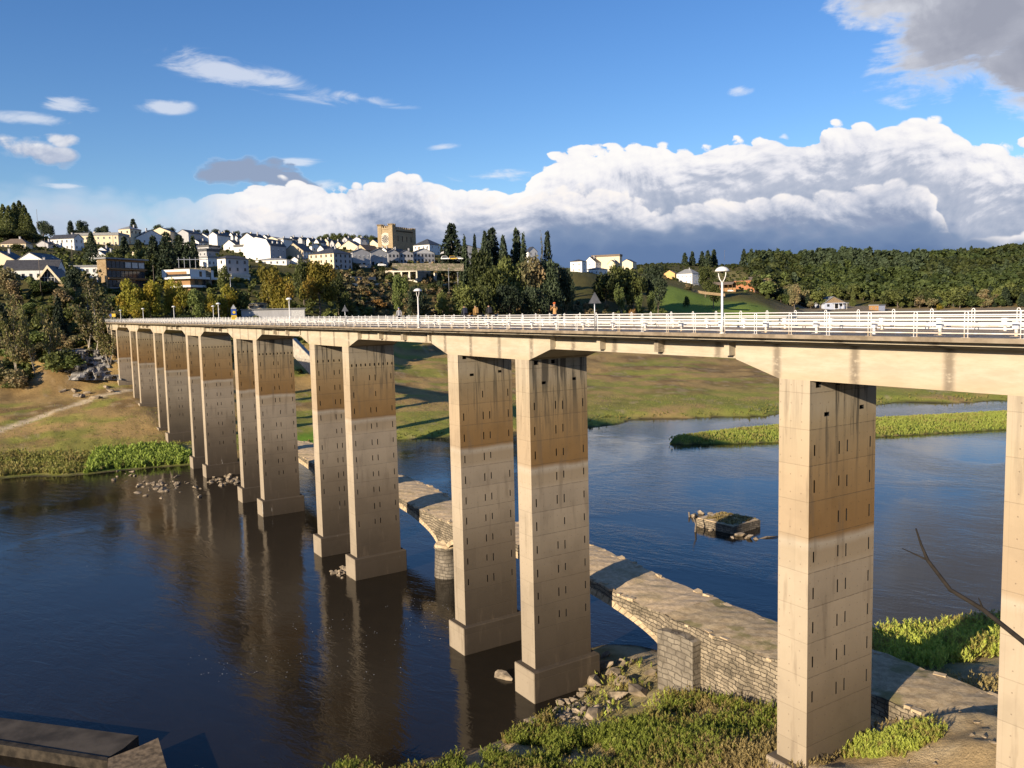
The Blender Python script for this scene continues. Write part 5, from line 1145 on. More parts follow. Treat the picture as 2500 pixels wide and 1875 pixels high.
for y_ in (wL*.5,): m.box((-.1, y_-1.6, -9), (-.01, y_+1.6, -1)); 
for i in range(4): m.box((wR*(.22+.19*i), -.06, H*.30), (wR*(.22+.19*i)+.7, -.012, H*.62))
m.obj('slit_windows', MT['dark'], t)
# chapel with a glazed gable on a stone base
p, rz, k = frame_at(154, 690, hit(154, 700, fall=315), 18)
t = thing('chapel', 'small pointed gabled chapel with a dark glazed front on a stone base', 'chapel', p, rz); wL, H = 52*k/math.cos(R(18)), 34*k
m = MB(); m.prism([(0, 0), (wL, 0), (wL/2, H)], .8, 12, 'x'); m.obj('back_wall', MT['wtan'], t)
m = MB(); th = .35; m.prism([(-.5, -.5), (-.05, -.5), (wL/2, H-.25), (wL+.05, -.5), (wL+.5, -.5), (wL/2, H+.55)], -.6, 12.3, 'x'); m.obj('roof', MT['slate'], t)
m = MB(); m.prism([(-.5, -.55), (.35, -.55), (wL/2, H-.55), (wL-.35, -.55), (wL+.5, -.55), (wL/2, H+.6)], -.9, -.603, 'x'); m.obj('gable_frame', MT['wcream'], t)
m = MB(); m.prism([(wL*.2, 0), (wL*.8, 0), (wL*.8, H*.36), (wL/2, H*.9), (wL*.2, H*.36)], .6, .79, 'x'); w = m.obj('glazed_front', MT['glass'], t); m = MB()
for i in (.32, .44, .56, .68): m.box((.5, wL*i-.06, 0), (.597, wL*i+.06, H*(.9-abs(i-.5)*1.7)))
m.box((.5, wL*.2, H*.33), (.597, wL*.8, H*.36)); m.obj('mullions', MT['frame'], w)
m = MB(); m.box((-1.2, -.9, -8), (12.5, wL+.9, -.56)); m.obj('stone_base', MT['tanstone'], t)
# brown modern building of three glazed floors
p, rz, k = frame_at(262, 702, hit(262, 704, fall=325), 48)
t = thing('modern_building', 'brown modern building with three floors of dark glass beside the white steep house', 'building', p, rz); wL, wR, H = 17*k/math.cos(R(48)), 83*k/math.sin(R(48)), 64*k
m = MB(); m.box((.4, .4, -8), (wR-.3, wL, H-.3)); m.obj('wall', MT['wood'], t)
m = MB(); m.box((-.9, -1.1, H-.3), (wR+.6, wL+.6, H+.25)); m.obj('roof', MT['roofgrey'], t)
m = MB(); m.box((-.1, -.2, -8), (.38, wL, H-.32)); m.obj('end_wall', MT['tanstone'], t)
for i in range(3):
    z0 = H*(.03+.325*i); m = MB(); m.box((.9, .30, z0), (wR-.6, .396, z0+H*.23)); g = m.obj('glazed_floor', MT['glass'], t); m = MB(); m.box((.9, .20, z0+H*.10), (wR-.6, .299, z0+H*.11))
    for j in range(10): x_ = .9+(wR-1.5)*j/9; m.box((x_-.07, .18, z0), (x_+.07, .298, z0+H*.23))
    m.obj('mullions', MT['dframe'], g)
    m = MB(); m.box((.4, -.8, z0-H*.06), (wR-.3, .395, z0-H*.02)); m.obj('floor_slab', MT['wood' if i else 'roofgrey'], t)
    if i == 2:
        m = MB()
        for j in range(3): m.box((wR*(.48+.17*j), .14, z0+.25), (wR*(.48+.17*j)+wR*.14, .16, z0+H*.21))
        m.obj('pale_blinds', MT['frame'], g)
# white villa: two stacked storeys with wide white slabs
p, rz, k = frame_at(466, 712, hit(466, 716, fall=305), 34)
t = thing('villa', 'white flat roofed modern villa with brown panels and two white slabs', 'villa', p, rz); wL, wR = 40*k/math.cos(R(34)), 58*k/math.sin(R(34)); z1, z2, z3 = 10*k, 31*k, 51*k
m = MB(); m.box((.6, .5, -9), (wR-.4, wL, z1+19*k)); m.obj('lower_storey', MT['wood'], t)
m = MB(); m.box((-1.3, -.9, z1+.01), (wR+.3, wL+2, z1+5*k)); m.box((-1.6, -1.2, z2-2*k), (wR+.4, wL+2.5, z2+3*k)); m.obj('white_slabs', MT['wwhite'], t)
m = MB(); m.box((.1, .1, z2+3*k+.002), (wR-1.5, wL*1.5, z3)); u_ = m.obj('upper_storey', MT['wwhite'], t)
m = MB(); m.box((.02, wL*.18, z2+4*k), (.09, wL*1.25, z3-5*k)); m.obj('brown_panel', MT['wood'], u_)
for i in range(3):
    m = MB(); m.box((wR*(.2+.27*i), .38, z1+6*k), (wR*(.2+.27*i)+wR*.13, .49, z2-3*k)); m.obj('window', MT['glass'], t)
for i in range(2): m = MB(); m.box((wR*(.36+.26*i), .0, z2+4*k), (wR*(.36+.26*i)+wR*.09, .09, z2+16*k)); m.obj('window', MT['glass'], u_)
m = MB(); m.box((-1.6, -1.2, z2+3*k), (-1.5, wL, z2+3*k+1)); m.obj('balcony_rail', MT['glass'], t)
# flat concrete pavilion with columns
p, rz, k = frame_at(1019, 688, hit(1019, 690, fall=410), 24)
t = thing('pavilion', 'long flat concrete pavilion with thick columns and an open front', 'pavilion', p, rz); wL, wR, H = 77*k/math.cos(R(24)), 34*k/math.sin(R(24)), 25*k
m = MB(); m.box((0, 0, H), (wR, wL, H+4.5*k)); m.obj('roof_slab', MT['cream_slab'], t); m = MB(); m.box((.3, .3, H+4.5*k), (wR-.3, wL-.3, H+5.6*k)); m.obj('roof_gravel', MT['wood'], t)
for i in range(5): y_ = wL*i/4.; m = MB(); m.box((.15, max(0, y_-.45), -6), (.95, min(wL, y_+.45), H)); m.obj('column', MT['cream_slab'], t)
m = MB(); m.box((4., 1, -6), (wR-.5, wL-1, H)); m.obj('back_wall', MT['wgrey'], t); m = MB(); m.box((.4, .2, -6), (wR, .9, H)); m.obj('side_wall', MT['conc2'], t)
m = MB(); m.box((-.3, 0, -6), (wR, wL, 1.1)); m.obj('plinth', MT['cream_slab'], t)
for i in range(3): m = MB(); m.box((3.9, wL*(.15+.25*i), 1.3), (3.99, wL*(.15+.25*i)+wL*.18, H*.8)); m.obj('window', MT['glass'], t)
def wall_line(label, pts, h, th, mat, name='garden_wall', r=None, cat='wall', drop=6.):
    P_ = [at_r(u, v, r or hit(u, v, fall=440)) for u, v in pts]; c = P_[0]; t = MB()
    for a, b in zip(P_[:-1], P_[1:]):
        d = np.array([b[0]-a[0], b[1]-a[1]]); d /= np.linalg.norm(d); n = np.array([-d[1], d[0]])*th
        q = [a[:2]-c[:2], b[:2]-c[:2], b[:2]-c[:2]+n, a[:2]-c[:2]+n]; za, zb = a[2]-c[2], b[2]-c[2]
        t.add([(*q[0], za-drop), (*q[1], zb-drop), (*q[2], zb-drop), (*q[3], za-drop), (*q[0], za+h), (*q[1], zb+h), (*q[2], zb+h), (*q[3], za+h)], [(0, 3, 2, 1), (4, 5, 6, 7), (0, 1, 5, 4), (1, 2, 6, 5), (2, 3, 7, 6), (3, 0, 4, 7)])
    o = t.obj(name, MT[mat], None, False, [float(x) for x in c]); return tag(o, label, cat)
wall_line('pale rough stone retaining wall below the terraces and the cedar', [(958, 657), (1040, 657), (1132, 658)], 3.0, .8, 'retain', 'retaining_wall', 440, 'wall', .8)
wall_line('long white terrace edge left of the flat concrete pavilion', [(841, 697), (900, 697), (952, 696)], 1.1, 3., 'cream_slab', 'terrace_wall', None, 'wall', .5)
wall_line('pale sloping parapet wall below the pavilion, running up to the right', [(1049, 706), (1085, 698), (1122, 690)], .9, .5, 'cream_slab', 'parapet_wall', None, 'wall', .3)
wall_line('tall pale concrete fin wall right of the pavilion', [(1062, 687), (1067, 687)], 4.6, .8, 'cream_slab', 'fin_wall', None, 'wall', .5)
wall_line('dark grey retaining wall behind the big maples', [(858, 690), (918, 690)], 3., .6, 'conc2', 'retaining_wall', None, 'wall', .5)
wall_line('dark hedge topped wall below the pergola', [(425, 664), (515, 664)], 1.6, 1., 'retain', 'garden_wall', 372)
wall_line('long low stone wall at the foot of the meadow', [(1690, 709), (1720, 715), (1770, 720)], .9, .5, 'tanstone', 'field_wall', 610, 'wall', 1.)
for lab, pts, r_, w_, h_ in (('upper pale shed with two dark window strips behind the bridge railing', (606, 651, 758, 743), 305, 9, 0), ('lower long grey shed right behind the bridge railing', (590, 745, 777, 758), 296, 8, 1)):
    u0, u1, vb, vt = pts; a, b = at_r(u0, vb, r_), at_r(u1, vb, r_); d = b-a; L = math.hypot(d[0], d[1]); h = (vb-vt)*r_/FPX
    t = thing('shed', lab, 'shed', a, math.atan2(d[1], d[0])); m = MB(); m.box((0, 0, -4), (L, w_, h)); m.obj('wall', MT['wgrey' if h_ else 'wcream'], t); m = MB(); m.box((-.4, -.5, h), (L+.4, w_+.3, h+.28)); m.obj('roof', MT['roofgrey'], t)
    for x_ in ((.08, .30), (.60, .86)) if not h_ else ((.79, .99),): m = MB(); m.box((L*x_[0], -.06, h*(.45 if not h_ else .05)), (L*x_[1], -.012, h*.8)); m.obj('window_strip' if not h_ else 'pale_door', MT['glass' if not h_ else 'frame'], t)
# open farm shed and pale blue house
p, rz, k = frame_at(1788, 712, hit(1788, 714, fall=650), 20)
t = thing('farm_shed', 'long open farm shed with a brown sloping roof left of the brick house', 'shed', p, rz); wL, wR, H = 48*k/math.cos(R(20)), 9., 14*k
m = MB(); m.prism([(-.5, H+4), (-.5, H+3.7), (wR, H+.2), (wR, H+.5)][::-1], 0, wL, 'y'); m.prism([(-.5, H+1.), (wR*.5, H+3.2), (wR, H+1.), (wR, H+1.3), (wR*.5, H+3.5), (-.5, H+1.3)], -.3, wL+.3, 'y'); m.v = m.v[8:]; m.f = [tuple(i-8 for i in f) for f in m.f[6:]]; m.mi = m.mi[6:]
m.obj('roof', MT['roofbrown'], t)
for i in range(6): m = MB(); m.box((.1, wL*i/5-.2*(i == 5), -3), (.4, wL*i/5+.2, H+1.2)); m.obj('post', MT['wood'], t)
m = MB(); m.box((wR-.5, 0, -3), (wR-.1, wL, H+1)); m.obj('back_wall', MT['wood'], t)
p, rz, k = frame_at(2013, 754, hit(2013, 755, fall=760), 60)
t = thing('house', 'pale blue cottage with a stone gable and a covered porch near the far flats', 'house', p, rz); wL, wR, H = 26*k/math.cos(R(60)), 44*k/math.sin(R(60)), 13*k
m = MB(); m.box((0, 0, -3), (wR, wL, H)); m.obj('wall', MT['wblue'], t); m = MB(); m.prism([(0, H), (wR, H), (wR*.42, H+14*k)], .02, wL, 'y'); m.obj('gable_wall', MT['tanstone'], t)
m = MB(); s_ = .5; m.prism([(-1.2, H-.6), (wR*.42, H+14*k), (wR+1.2, H-.6), (wR+1.2, H-.3), (wR*.42, H+14*k+.35), (-1.2, H-.3)], -.6, wL+.4, 'y'); m.obj('roof', MT['roofgrey'], t)
m = MB(); m.box((wR*.35, -3, H-.5), (wR+2, -.005, H-.25)); po = m.obj('porch_roof', MT['wblue'], t)
for i in range(4): m = MB(); x_ = wR*(.4+.2*i); m.box((x_-.12, -2.9, -3), (x_+.12, -2.66, H-.5)); m.obj('porch_post', MT['wwhite'], po)
m = MB(); m.box((wR*.5, -.05, .2), (wR*.66, -.012, H*.8)); m.obj('door', MT['dark'], t)
for x_ in (.12, .74): m = MB(); m.box((wR*x_, -.05, H*.35), (wR*(x_+.12), -.012, H*.8)); m.obj('window', MT['glass'], t)
# pergola, electricity poles, cars, lone poles
p0 = at_r(437, 655, 378); p1 = at_r(505, 655, 378); d = p1-p0; t = thing('pergola', 'long grey metal pergola on a terrace in front of the dark cedars', 'pergola', p0, math.atan2(d[1], d[0])); L = math.hypot(d[0], d[1])
for i in range(6): m = MB(); m.tube([(L*i/5, 0, -3), (L*i/5, 0, 4.6)], .10, 6); m.obj('post', MT['metal'], t)
m = MB(); m.box((-.6, -.12, 3.5), (L+.6, .12, 3.8)); m.obj('beam', MT['metal'], t)
for lab, u, vb, vt, r_ in (('tall grey lamp pole above the dark grove beside the parapet', 1096, 697, 655, 402), ('second grey lamp pole right of the parapet', 1118, 690, 665, 405), ('wooden power pole left of the white two storey block', 111, 612, 586, 430), ('power pole beside the pale apartment block', 176, 622, 592, 400), ('thin pole in front of the pale roofs', 278, 617, 580, 430), ('grey street pole by the white villa', 563, 698, 678, 318), ('radio mast on the left skyline', 92, 550, 517, 640), ('pale thin mast on the far ridge', 1769, 630, 612, 1150), ('tall dark pole in front of the long white slate roofed building', 98, 682, 640, 318), ('pole in the park before the villa', 376, 690, 652, 340)):
    p = at_r(u, vb, r_); h = (vb-vt)*r_/FPX; t = thing('utility_pole', lab, 'pole', p); m = MB(); m.tube([(0, 0, -4), (0, 0, h)], [.13, .09], 6); m.obj('shaft', MT['metal' if 'lamp' in lab or 'grey' in lab else 'bark'], t, True)
    m = MB(); m.box((-.8, -.06, h-.35), (.8, .06, h-.2)); m.obj('crossarm', MT['metal' if 'lamp' in lab or 'grey' in lab else 'bark'], t)
def car(label, u, v, r_, mat, rz, van=False):
    p = at_r(u, v, r_); t = thing('parked_car', label, 'car', p, rz); L, W_, h = (4.8, 1.9, 2.1) if van else (4.3, 1.75, 1.45)
    pf = [(-L/2, .3), (L/2, .3), (L/2, .75), (L*.32, .88), (L*.14, h), (-L*.36, h), (-L*.49, .9)]; m = MB(); m.prism(pf, -W_/2, W_/2, 'y'); o = m.obj('body', MT[mat], t); b = o.modifiers.new('edge', 'BEVEL'); b.width = .09; b.segments = 2
    m = MB(); m.prism([(L*.29, .93), (L*.125, h-.12), (-L*.34, h-.12), (-L*.42, .93)], -W_/2-.012, W_/2+.012, 'y'); m.obj('windows', MT['glass'], t)
    for x_ in (-L*.31, L*.31):
        for s in (-1, 1): m = MB(); m.tube([Vector((x_, s*W_/2-.11*s, .32)), Vector((x_, s*W_/2+.03*s, .32))], .32, 14); w = m.obj('wheel', MT['tire'], t); m = MB(); m.tube([Vector((x_, s*(W_/2+.03), .32)), Vector((x_, s*(W_/2+.05), .32))], .18, 10); m.obj('rim', MT['metal'], w)
for a in (('white car parked in front of the white terraces', 933, 650, 436, 'carwhite', 1.0), ('dark car parked left of the white car at the terraces', 888, 653, 432, 'carblue', 1.0), ('white van parked under the big cedar', 1088, 634, 468, 'carwhite', .9, True), ('yellow van parked right of the cedar trunk', 1107, 634, 468, 'caryel', .9, True), ('white car parked right of the yellow van', 1122, 634, 468, 'carwhite', .9), ('white car beside the farm shed', 1784, 712, 640, 'carwhite', .6), ('dark car in front of the white farmhouse', 1700, 697, 615, 'carblue', .5)): car(*a)
# ------------------------------------------------------------------ banks: weeds, grass, rocks
def weed_bank(name, label, n, place, h0, h1, leaf, nq, matk, lean=.25, fan=.30, wide=1.):
    """many leafy stalks in one mesh; place(n) gives x, y"""
    x, y = place(n); z = land(x, y); ok = z > .10; x, y, z = x[ok], y[ok], z[ok]; n = len(x)
    h = h0+(h1-h0)*rng.random(n)*(.6+.8*fbm(x*.6, y*.6, 2)); t = rng.random((n, nq))**.75
    ax = rng.normal(size=(n, 1))*lean; ay = rng.normal(size=(n, 1))*lean; a = rng.random((n, nq))*2*PI; q = fan*(1.05-t)*rng.random((n, nq))
    P = np.stack([x[:, None]+ax*t*h[:, None]+np.cos(a)*q*h[:, None], y[:, None]+ay*t*h[:, None]+np.sin(a)*q*h[:, None], z[:, None]+t*h[:, None]], -1).reshape(-1, 3)
    A_ = np.stack([np.cos(a)*.6, np.sin(a)*.6, np.full_like(a, .95)], -1).reshape(-1, 3)+rng.normal(size=P.shape)*.28; A_ /= np.linalg.norm(A_, axis=1)[:, None]
    B_ = np.cross(A_, rng.normal(size=P.shape)); B_ /= np.linalg.norm(B_, axis=1)[:, None]; k = (.6+.8*rng.random(len(P)))[:, None]; A_ = A_*leaf*1.35*k; B_ = B_*leaf*.24*k*wide
    V_ = np.stack([P-A_, P+B_, P+A_, P-B_], 1); c = fbm(x*.22+5, y*.22, 3)
    T_ = np.stack([(rng.random((n, nq))*.6+.4*t).ravel(), np.repeat(c+.25*(rng.random(n)-.5), nq)], 1)
    return tag(link(name, quads_mesh(name, V_, FO[matk], T_)), label, 'vegetation', None, 'stuff')
def box_place(x0, x1, y0, y1, f):
    def g(n):
        x = rng.uniform(x0, x1, n*3); y = rng.uniform(y0, y1, n*3); k = f(x, y) > rng.random(n*3); return x[k][:n], y[k][:n]
    return g
shore = lambda x, y: x-np.interp(y, _NY, _NX)
def lush(x, y):       # thick weeds along the water, bare rubble beside the third pier
    d = shore(x, y); r_ = np.hypot((x+42)/3.4, (y-2.2)/4.2); under = (y > 6.6)&(y < 13.6)&(x < -14)
    pier = (x > -50)&(x < -46.6)&(y > -1)&(y < 6)
    return np.where(pier | under | (d < .05), 0, sstep(r_, .9, 1.25)*sstep(d, 17, 9)*np.where((x < -40.5)&(y > .5), .12, 1)*(fbm(x*.25, y*.25, 3) > .36)*(y < 6.6))
def dryf(x, y):
    d = shore(x, y); r_ = np.hypot((x+42)/3.4, (y-2.2)/4.2); under = (y > 6.6)&(y < 13.6)
    return np.where(under | (d < .3), 0, sstep(r_, .8, 1.2)*sstep(d, 5, 12)*(y < 6.6)*np.where(x > -26.8, .16, 1)*(.25+.75*(fbm(x*.3, y*.3, 3) > .47)))
weed_bank('bank_weeds', 'thick green weeds on the near bank at the bottom of the picture', 24000, box_place(-47, -22, -22, 7, lush), .30, .95, .085, 18, 'weed', wide=1.2)
weed_bank('dry_weeds', 'yellow and brown dry grass on the near bank around the stone wall', 12000, box_place(-42, -24, -18, 7, dryf), .15, .55, .085, 11, 'dry', .35, .22)
weed_bank('green_tuft', 'bright green low plants beside the second pier', 1700, box_place(-25, -18, 2, 7, lambda x, y: sstep(np.hypot((x+22.6)/2.2, (y-3.8)/2.2), 1.1, .6)), .15, .5, .08, 16, 'weed')
weed_bank('rubble_plants', 'small green plants among the rubble by the third pier', 700, box_place(-47, -38, 0, 15, lambda x, y: np.where((y > 6.6)&(x > -42.6), 0, .35*(fbm(x*.7, y*.7, 2) > .48))), .2, .6, .12, 11, 'weed')
weed_bank('shrub_band', 'bright green shrubs behind the old stone bridge at the right', 9000, box_place(-47, -12, 15.5, 46, lambda x, y: sstep(shore(x, y), .3, 1.)*sstep(shore(x, y), 15, 10)), .6, 1.4, .12, 22, 'weed', wide=1.3)
weed_bank('track_edge_grass', 'dry grass beside the old track at the right', 1500, box_place(-40, -12, 13.4, 18, lambda x, y: np.full(np.shape(x), .9)), .2, .6, .10, 10, 'dry', .35)
def isl(n):
    x = rng.uniform(-130, -60, n*8); y = rng.uniform(82, 260, n*8); k = isle(x, y) > .1; return x[k][:n], y[k][:n]
weed_bank('island_grass', 'green reeds covering the long low island in the river', 20000, isl, .18, .46, .15, 9, 'isle', .4, wide=1.7)
def lb(n):
    x = rng.uniform(-186, -157, n); y = rng.uniform(-26, 12, n); z = land(x, y); k = (np.hypot((x+169)/10., (y+8)/9.) < 1.05+.4*(fbm(x*.3, y*.3, 2)-.5))&(z > .15); return x[k], y[k]
weed_bank('reed_patch', 'lush green reeds by the tenth pier on the left bank', 9000, lb, .5, 1.2, .30, 9, 'grass', wide=1.6)
def shoreline(u0, u1, r0, r1, zmax):
    def g(n):
        a = np.interp(rng.uniform(u0, u1, n), list(PROF), _AZ); r_ = rng.uniform(r0, r1, n); x = CP[0]+np.sin(a)*r_; y = CP[1]+np.cos(a)*r_; z = land(x, y); k = (z > .2)&(z < zmax)&(rng.random(n) < sstep(z, zmax, .4)); return x[k], y[k]
    return g
weed_bank('shore_grass', 'green and yellow grass along the water on the left bank', 9000, shoreline(-80, 420, 163, 192, 2.2), .25, .7, .26, 7, 'reed', wide=1.5)
weed_bank('far_shore_grass', 'grass fringe along the far bank of the river', 8000, shoreline(560, 2560, 176, 285, 1.4), .2, .55, .26, 7, 'reed', wide=1.5)
weed_bank('meadow_tufts', 'brown and yellow tufts on the dry reservoir meadow', 4000, shoreline(760, 2200, 186, 240, 6), .08, .2, .15, 6, 'reed', .5)
weed_bank('bank_tufts', 'brown tufts on the dry slope of the left bank', 3000, shoreline(-80, 640, 172, 240, 9), .08, .24, .15, 6, 'reed', .5)
def rock_mesh(seed, flat=.65):
    r_ = random.Random(seed); bm = bmesh.new()
    for i in range(16):
        v = Vector((r_.gauss(0, 1), r_.gauss(0, 1), r_.gauss(0, 1))).normalized(); v = Vector((v.x*r_.uniform(.8, 1.1), v.y*r_.uniform(.6, .9), v.z*flat*r_.uniform(.75, 1.05))); bm.verts.new(v)
    o = bmesh.ops.convex_hull(bm, input=bm.verts); bmesh.ops.delete(bm, geom=[g for g in o['geom_interior'] if isinstance(g, bmesh.types.BMVert)], context='VERTS')
    me = bpy.data.meshes.new('rock'); bm.to_mesh(me); bm.free(); me.materials.append(MT['rockplain']); return me
MT['rockplain'] = plain('riverbank_rock', (.25, .20, .14), .92, .45, 1.3, bump=.6)
RK = [rock_mesh(i, random.uniform(.45, .8)) for i in range(9)]
def rock(x, y, s, label, group, z=None, name='rock', sink=.25):
    o = link(name, random.choice(RK), None, (x, y, (gz(x, y) if z is None else z)+s*.5-s*sink), (random.uniform(-.4, .4), random.uniform(-.4, .4), random.uniform(0, 6.3)), (s*random.uniform(.8, 1.3), s*random.uniform(.7, 1.1), s*random.uniform(.6, 1.))); return tag(o, label, 'rock', group)
for i in range(95):
    p = at_z(random.triangular(1290, 1490, 1400), random.triangular(1650, 1775, 1735), 1.); rock(p[0]+random.gauss(0, .6), p[1]+random.gauss(0, .6), random.choice((.15, .2, .25, .3, .45)), 'pale broken stone in the rubble heap beside the third pier', 'rubble beside the third pier')
for i, (u, v, s) in enumerate(((1470, 1625, .9), (1497, 1640, .7), (1452, 1655, 1.1), (1520, 1660, .8), (1560, 1690, 1.), (1505, 1690, .7), (1440, 1600, .8), (1478, 1600, .6), (1515, 1618, .6), (1236, 1630, .9), (1300, 1740, .8), (1330, 1748, .6), (1450, 1748, .9), (1545, 1615, .6), (1590, 1640, .55))):
    p = at_z(u, v, .8); rock(p[0], p[1], s, 'large angular boulder on the near bank between the third pier and the stone wall', 'boulders on the near bank', max(gz(p[0], p[1]), -.2))
for i in range(60):
    q = (random.uniform(-24, -15), random.uniform(1.5, 15)); rock(q[0], q[1], random.uniform(.06, .2), 'small stone on the bare track by the right piers', 'stones on the bare track')
for i in range(95):
    u = random.choice((random.triangular(265, 470, 330), random.triangular(330, 560, 400), random.triangular(500, 590, 560))); v = 1150+ (random.gauss(14, 7) if u < 330 else random.gauss(38, 10) if u < 500 else random.gauss(24, 6)); p = at_z(u, v, 0)
    if gz(p[0], p[1]) < .3: rock(p[0], p[1], random.uniform(.25, .75), 'small stone breaking the shallow water near the tenth pier', 'stones in the shallows', -.12)
for i in range(18):
    p = at_z(random.uniform(808, 862), random.uniform(1388, 1412), 0); rock(p[0], p[1], random.uniform(.25, .6), 'stone in the small heap at the foot of the fifth footing', 'stones by the fifth footing', -.05)
for i in range(16):
    p = at_z(random.uniform(395, 600), random.uniform(1862, 1885), .2); rock(p[0], p[1], random.uniform(.12, .3), 'pebble at the water edge in the bottom left', 'pebbles at the water edge', None)
# ruined block standing in the river with rubble and driftwood round it
t = thing('ruined_pier', 'low ruined stone block standing alone in the blue water right of the third pier', 'ruin', (-71.8, 46., 0), R(8))
m = MB(); bs = [(-3.2, -2.6), (2.6, -2.9), (2.9, 2.4), (-2.9, 2.5)]; m.prism(bs, -1.2, .92, 'z'); m.obj('stone_block', MT['stone'], t)
m = MB(); m.prism([(-3.05, -2.45), (2.45, -2.75), (2.75, 2.25), (-2.75, 2.35)], 0.922, 1.02, 'z'); m.obj('rubble_top', MT['gravel'], t)
gx = rng.uniform(-2.5, 2.4, 240); gy = rng.uniform(-2.3, 2.1, 240); Pq = np.repeat(np.stack([gx, gy, np.full(240, 1.05)], 1), 7, 0)+rng.normal(size=(1680, 3))*np.array([.1, .1, .05])
g_ = link('grass_top', quads_mesh('grass_top', leafq(Pq, np.tile([0, 0, .5], (1680, 1)), .16, rng, 2.2, .8), FO['dry'], rng.random((1680, 2))), t)
for u, v, s in ((1693, 1262, .8), (1712, 1254, .7), (1735, 1256, .6), (1715, 1287, .6), (1735, 1296, .5), (1806, 1308, .9), (1826, 1314, .8), (1846, 1316, .6), (1788, 1312, .5)):
    p = at_z(u, v, 0); rock(p[0], p[1], s, 'dark stone lying in the water round the ruined block', 'stones round the ruined block', -.1)
for lab, pts in (('crooked grey driftwood stick standing left of the ruined block', [(1697, 1298, 0), (1699, 1280, 0), (1692, 1262, 0)]), ('short dark stump in the water left of the ruined block', [(1684, 1262, 0), (1682, 1250, 0)]), ('dark driftwood trailing right of the ruined block', [(1830, 1316, 0), (1870, 1311, 0), (1900, 1309, 0)])):
    p0 = at_z(pts[0][0], pts[0][1], 0); k = math.hypot(p0[0]-CP[0], p0[1]-CP[1]); q = [Vector([float(x) for x in (at_r(u, v, k) if 'trailing' not in lab else at_z(u, v, .1))])-Vector([float(x) for x in p0]) for u, v, _ in pts]; q[0].z -= .5
    m = MB(); m.tube(q, [.16, .11, .06][:len(q)], 7); o = m.obj('driftwood', MT['bark'], None, True, [float(x) for x in p0]); tag(o, lab, 'driftwood')
for x, y, h in ((-97.5, 19.5, 1.9), (-94.6, 20.4, 2.2), (-91.8, 21., 1.7)): plant('darkbush', x, y, h, h*1.9, 'dark shrub growing in the water behind the old stone bridge', 'shrubs behind the old bridge', 'bush', 'bush', -.1)
# grey cliff on the left bank
m = MB(); nu, nv = 46, 16; vs = []
for j in range(nv):
    for i in range(nu):
        u = 118+(300-118)*i/(nu-1); v = 928-78*j/(nv-1); r_ = 250+12*(j/(nv-1))**.8+9*max(0, (190-u)/70)+2.6*vnoise(np.array([u*.09]), np.array([v*.11]))[0]+1.6*math.floor(3*vnoise(np.array([u*.05+7]), np.array([v*.16]))[0])-1.2
        if j == nv-1: r_ += 9
        if i in (0, nu-1): r_ += 7
        vs.append(at_r(u, v, r_))
c = vs[nu//2]; m.add([q-c for q in vs], [(j*nu+i, j*nu+i+1, (j+1)*nu+i+1, (j+1)*nu+i) for j in range(nv-1) for i in range(nu-1)]); tag(m.obj('rock_cliff', MT['cliff'], None, False, [float(x) for x in c]), 'grey broken rock face under the far bridge end', 'rock face')
for i in range(11):
    p = at_r(random.uniform(130, 300), 900, random.uniform(236, 256)); rock(p[0], p[1], random.uniform(.5, 1.4), 'pale boulder at the foot of the grey rock face', 'boulders under the rock face')
a_, b_ = at_r(116, 908, hit(116, 908, fall=252)), at_r(92, 944, hit(92, 944, fall=243)); d = b_-a_; L = float(np.linalg.norm(d[:2])); t = thing('stone_stairs', 'flight of pale stone steps going down the left bank', 'stairs', a_, math.atan2(d[1], d[0]))
m = MB(); n = 12; dz_ = (b_[2]-a_[2])/n
for i in range(n): m.box((L*i/n, -1.6, -4), (L*(i+1)/n-.002*i, 1.6-.003*i, dz_*i))
m.obj('steps', MT['conc2'], t)
wall_line('broken pale stone terrace on the left bank beside the steps', [(4, 922), (50, 915), (82, 920)], .5, 2., 'stoneg', 'terrace_wall', None, 'wall', .6)
# concrete ramp seen between the sixth and seventh piers
a_, b_ = at_r(706, 826, 268), at_r(792, 916, 244); d = b_-a_; L = float(np.linalg.norm(d)); o = thing('concrete_ramp', 'grey concrete ramp wall slanting down the far bank behind the sixth pier', 'ramp', a_)
m = MB(); n = np.array([-d[1], d[0], 0])/np.hypot(d[0], d[1])*2.2; z_ = np.array([0, 0, -4.4]); q = [d*0, d, d+n, n]; m.add(q+[p+z_ for p in q], [(0, 1, 2, 3), (7, 6, 5, 4), (0, 4, 5, 1), (1, 5, 6, 2), (2, 6, 7, 3), (3, 7, 4, 0)]); m.obj('ramp_body', MT['conc2'], o)
m = MB(); q = [d*0, d, d+n*.12, n*.12]; up_ = np.array([0, 0, .9]); m.add([p+np.array([0, 0, .004]) for p in q]+[p+up_ for p in q], [(3, 2, 1, 0), (4, 5, 6, 7), (0, 1, 5, 4), (1, 2, 6, 5), (2, 3, 7, 6), (3, 0, 4, 7)]); m.obj('ramp_parapet', MT['conc2'], o)
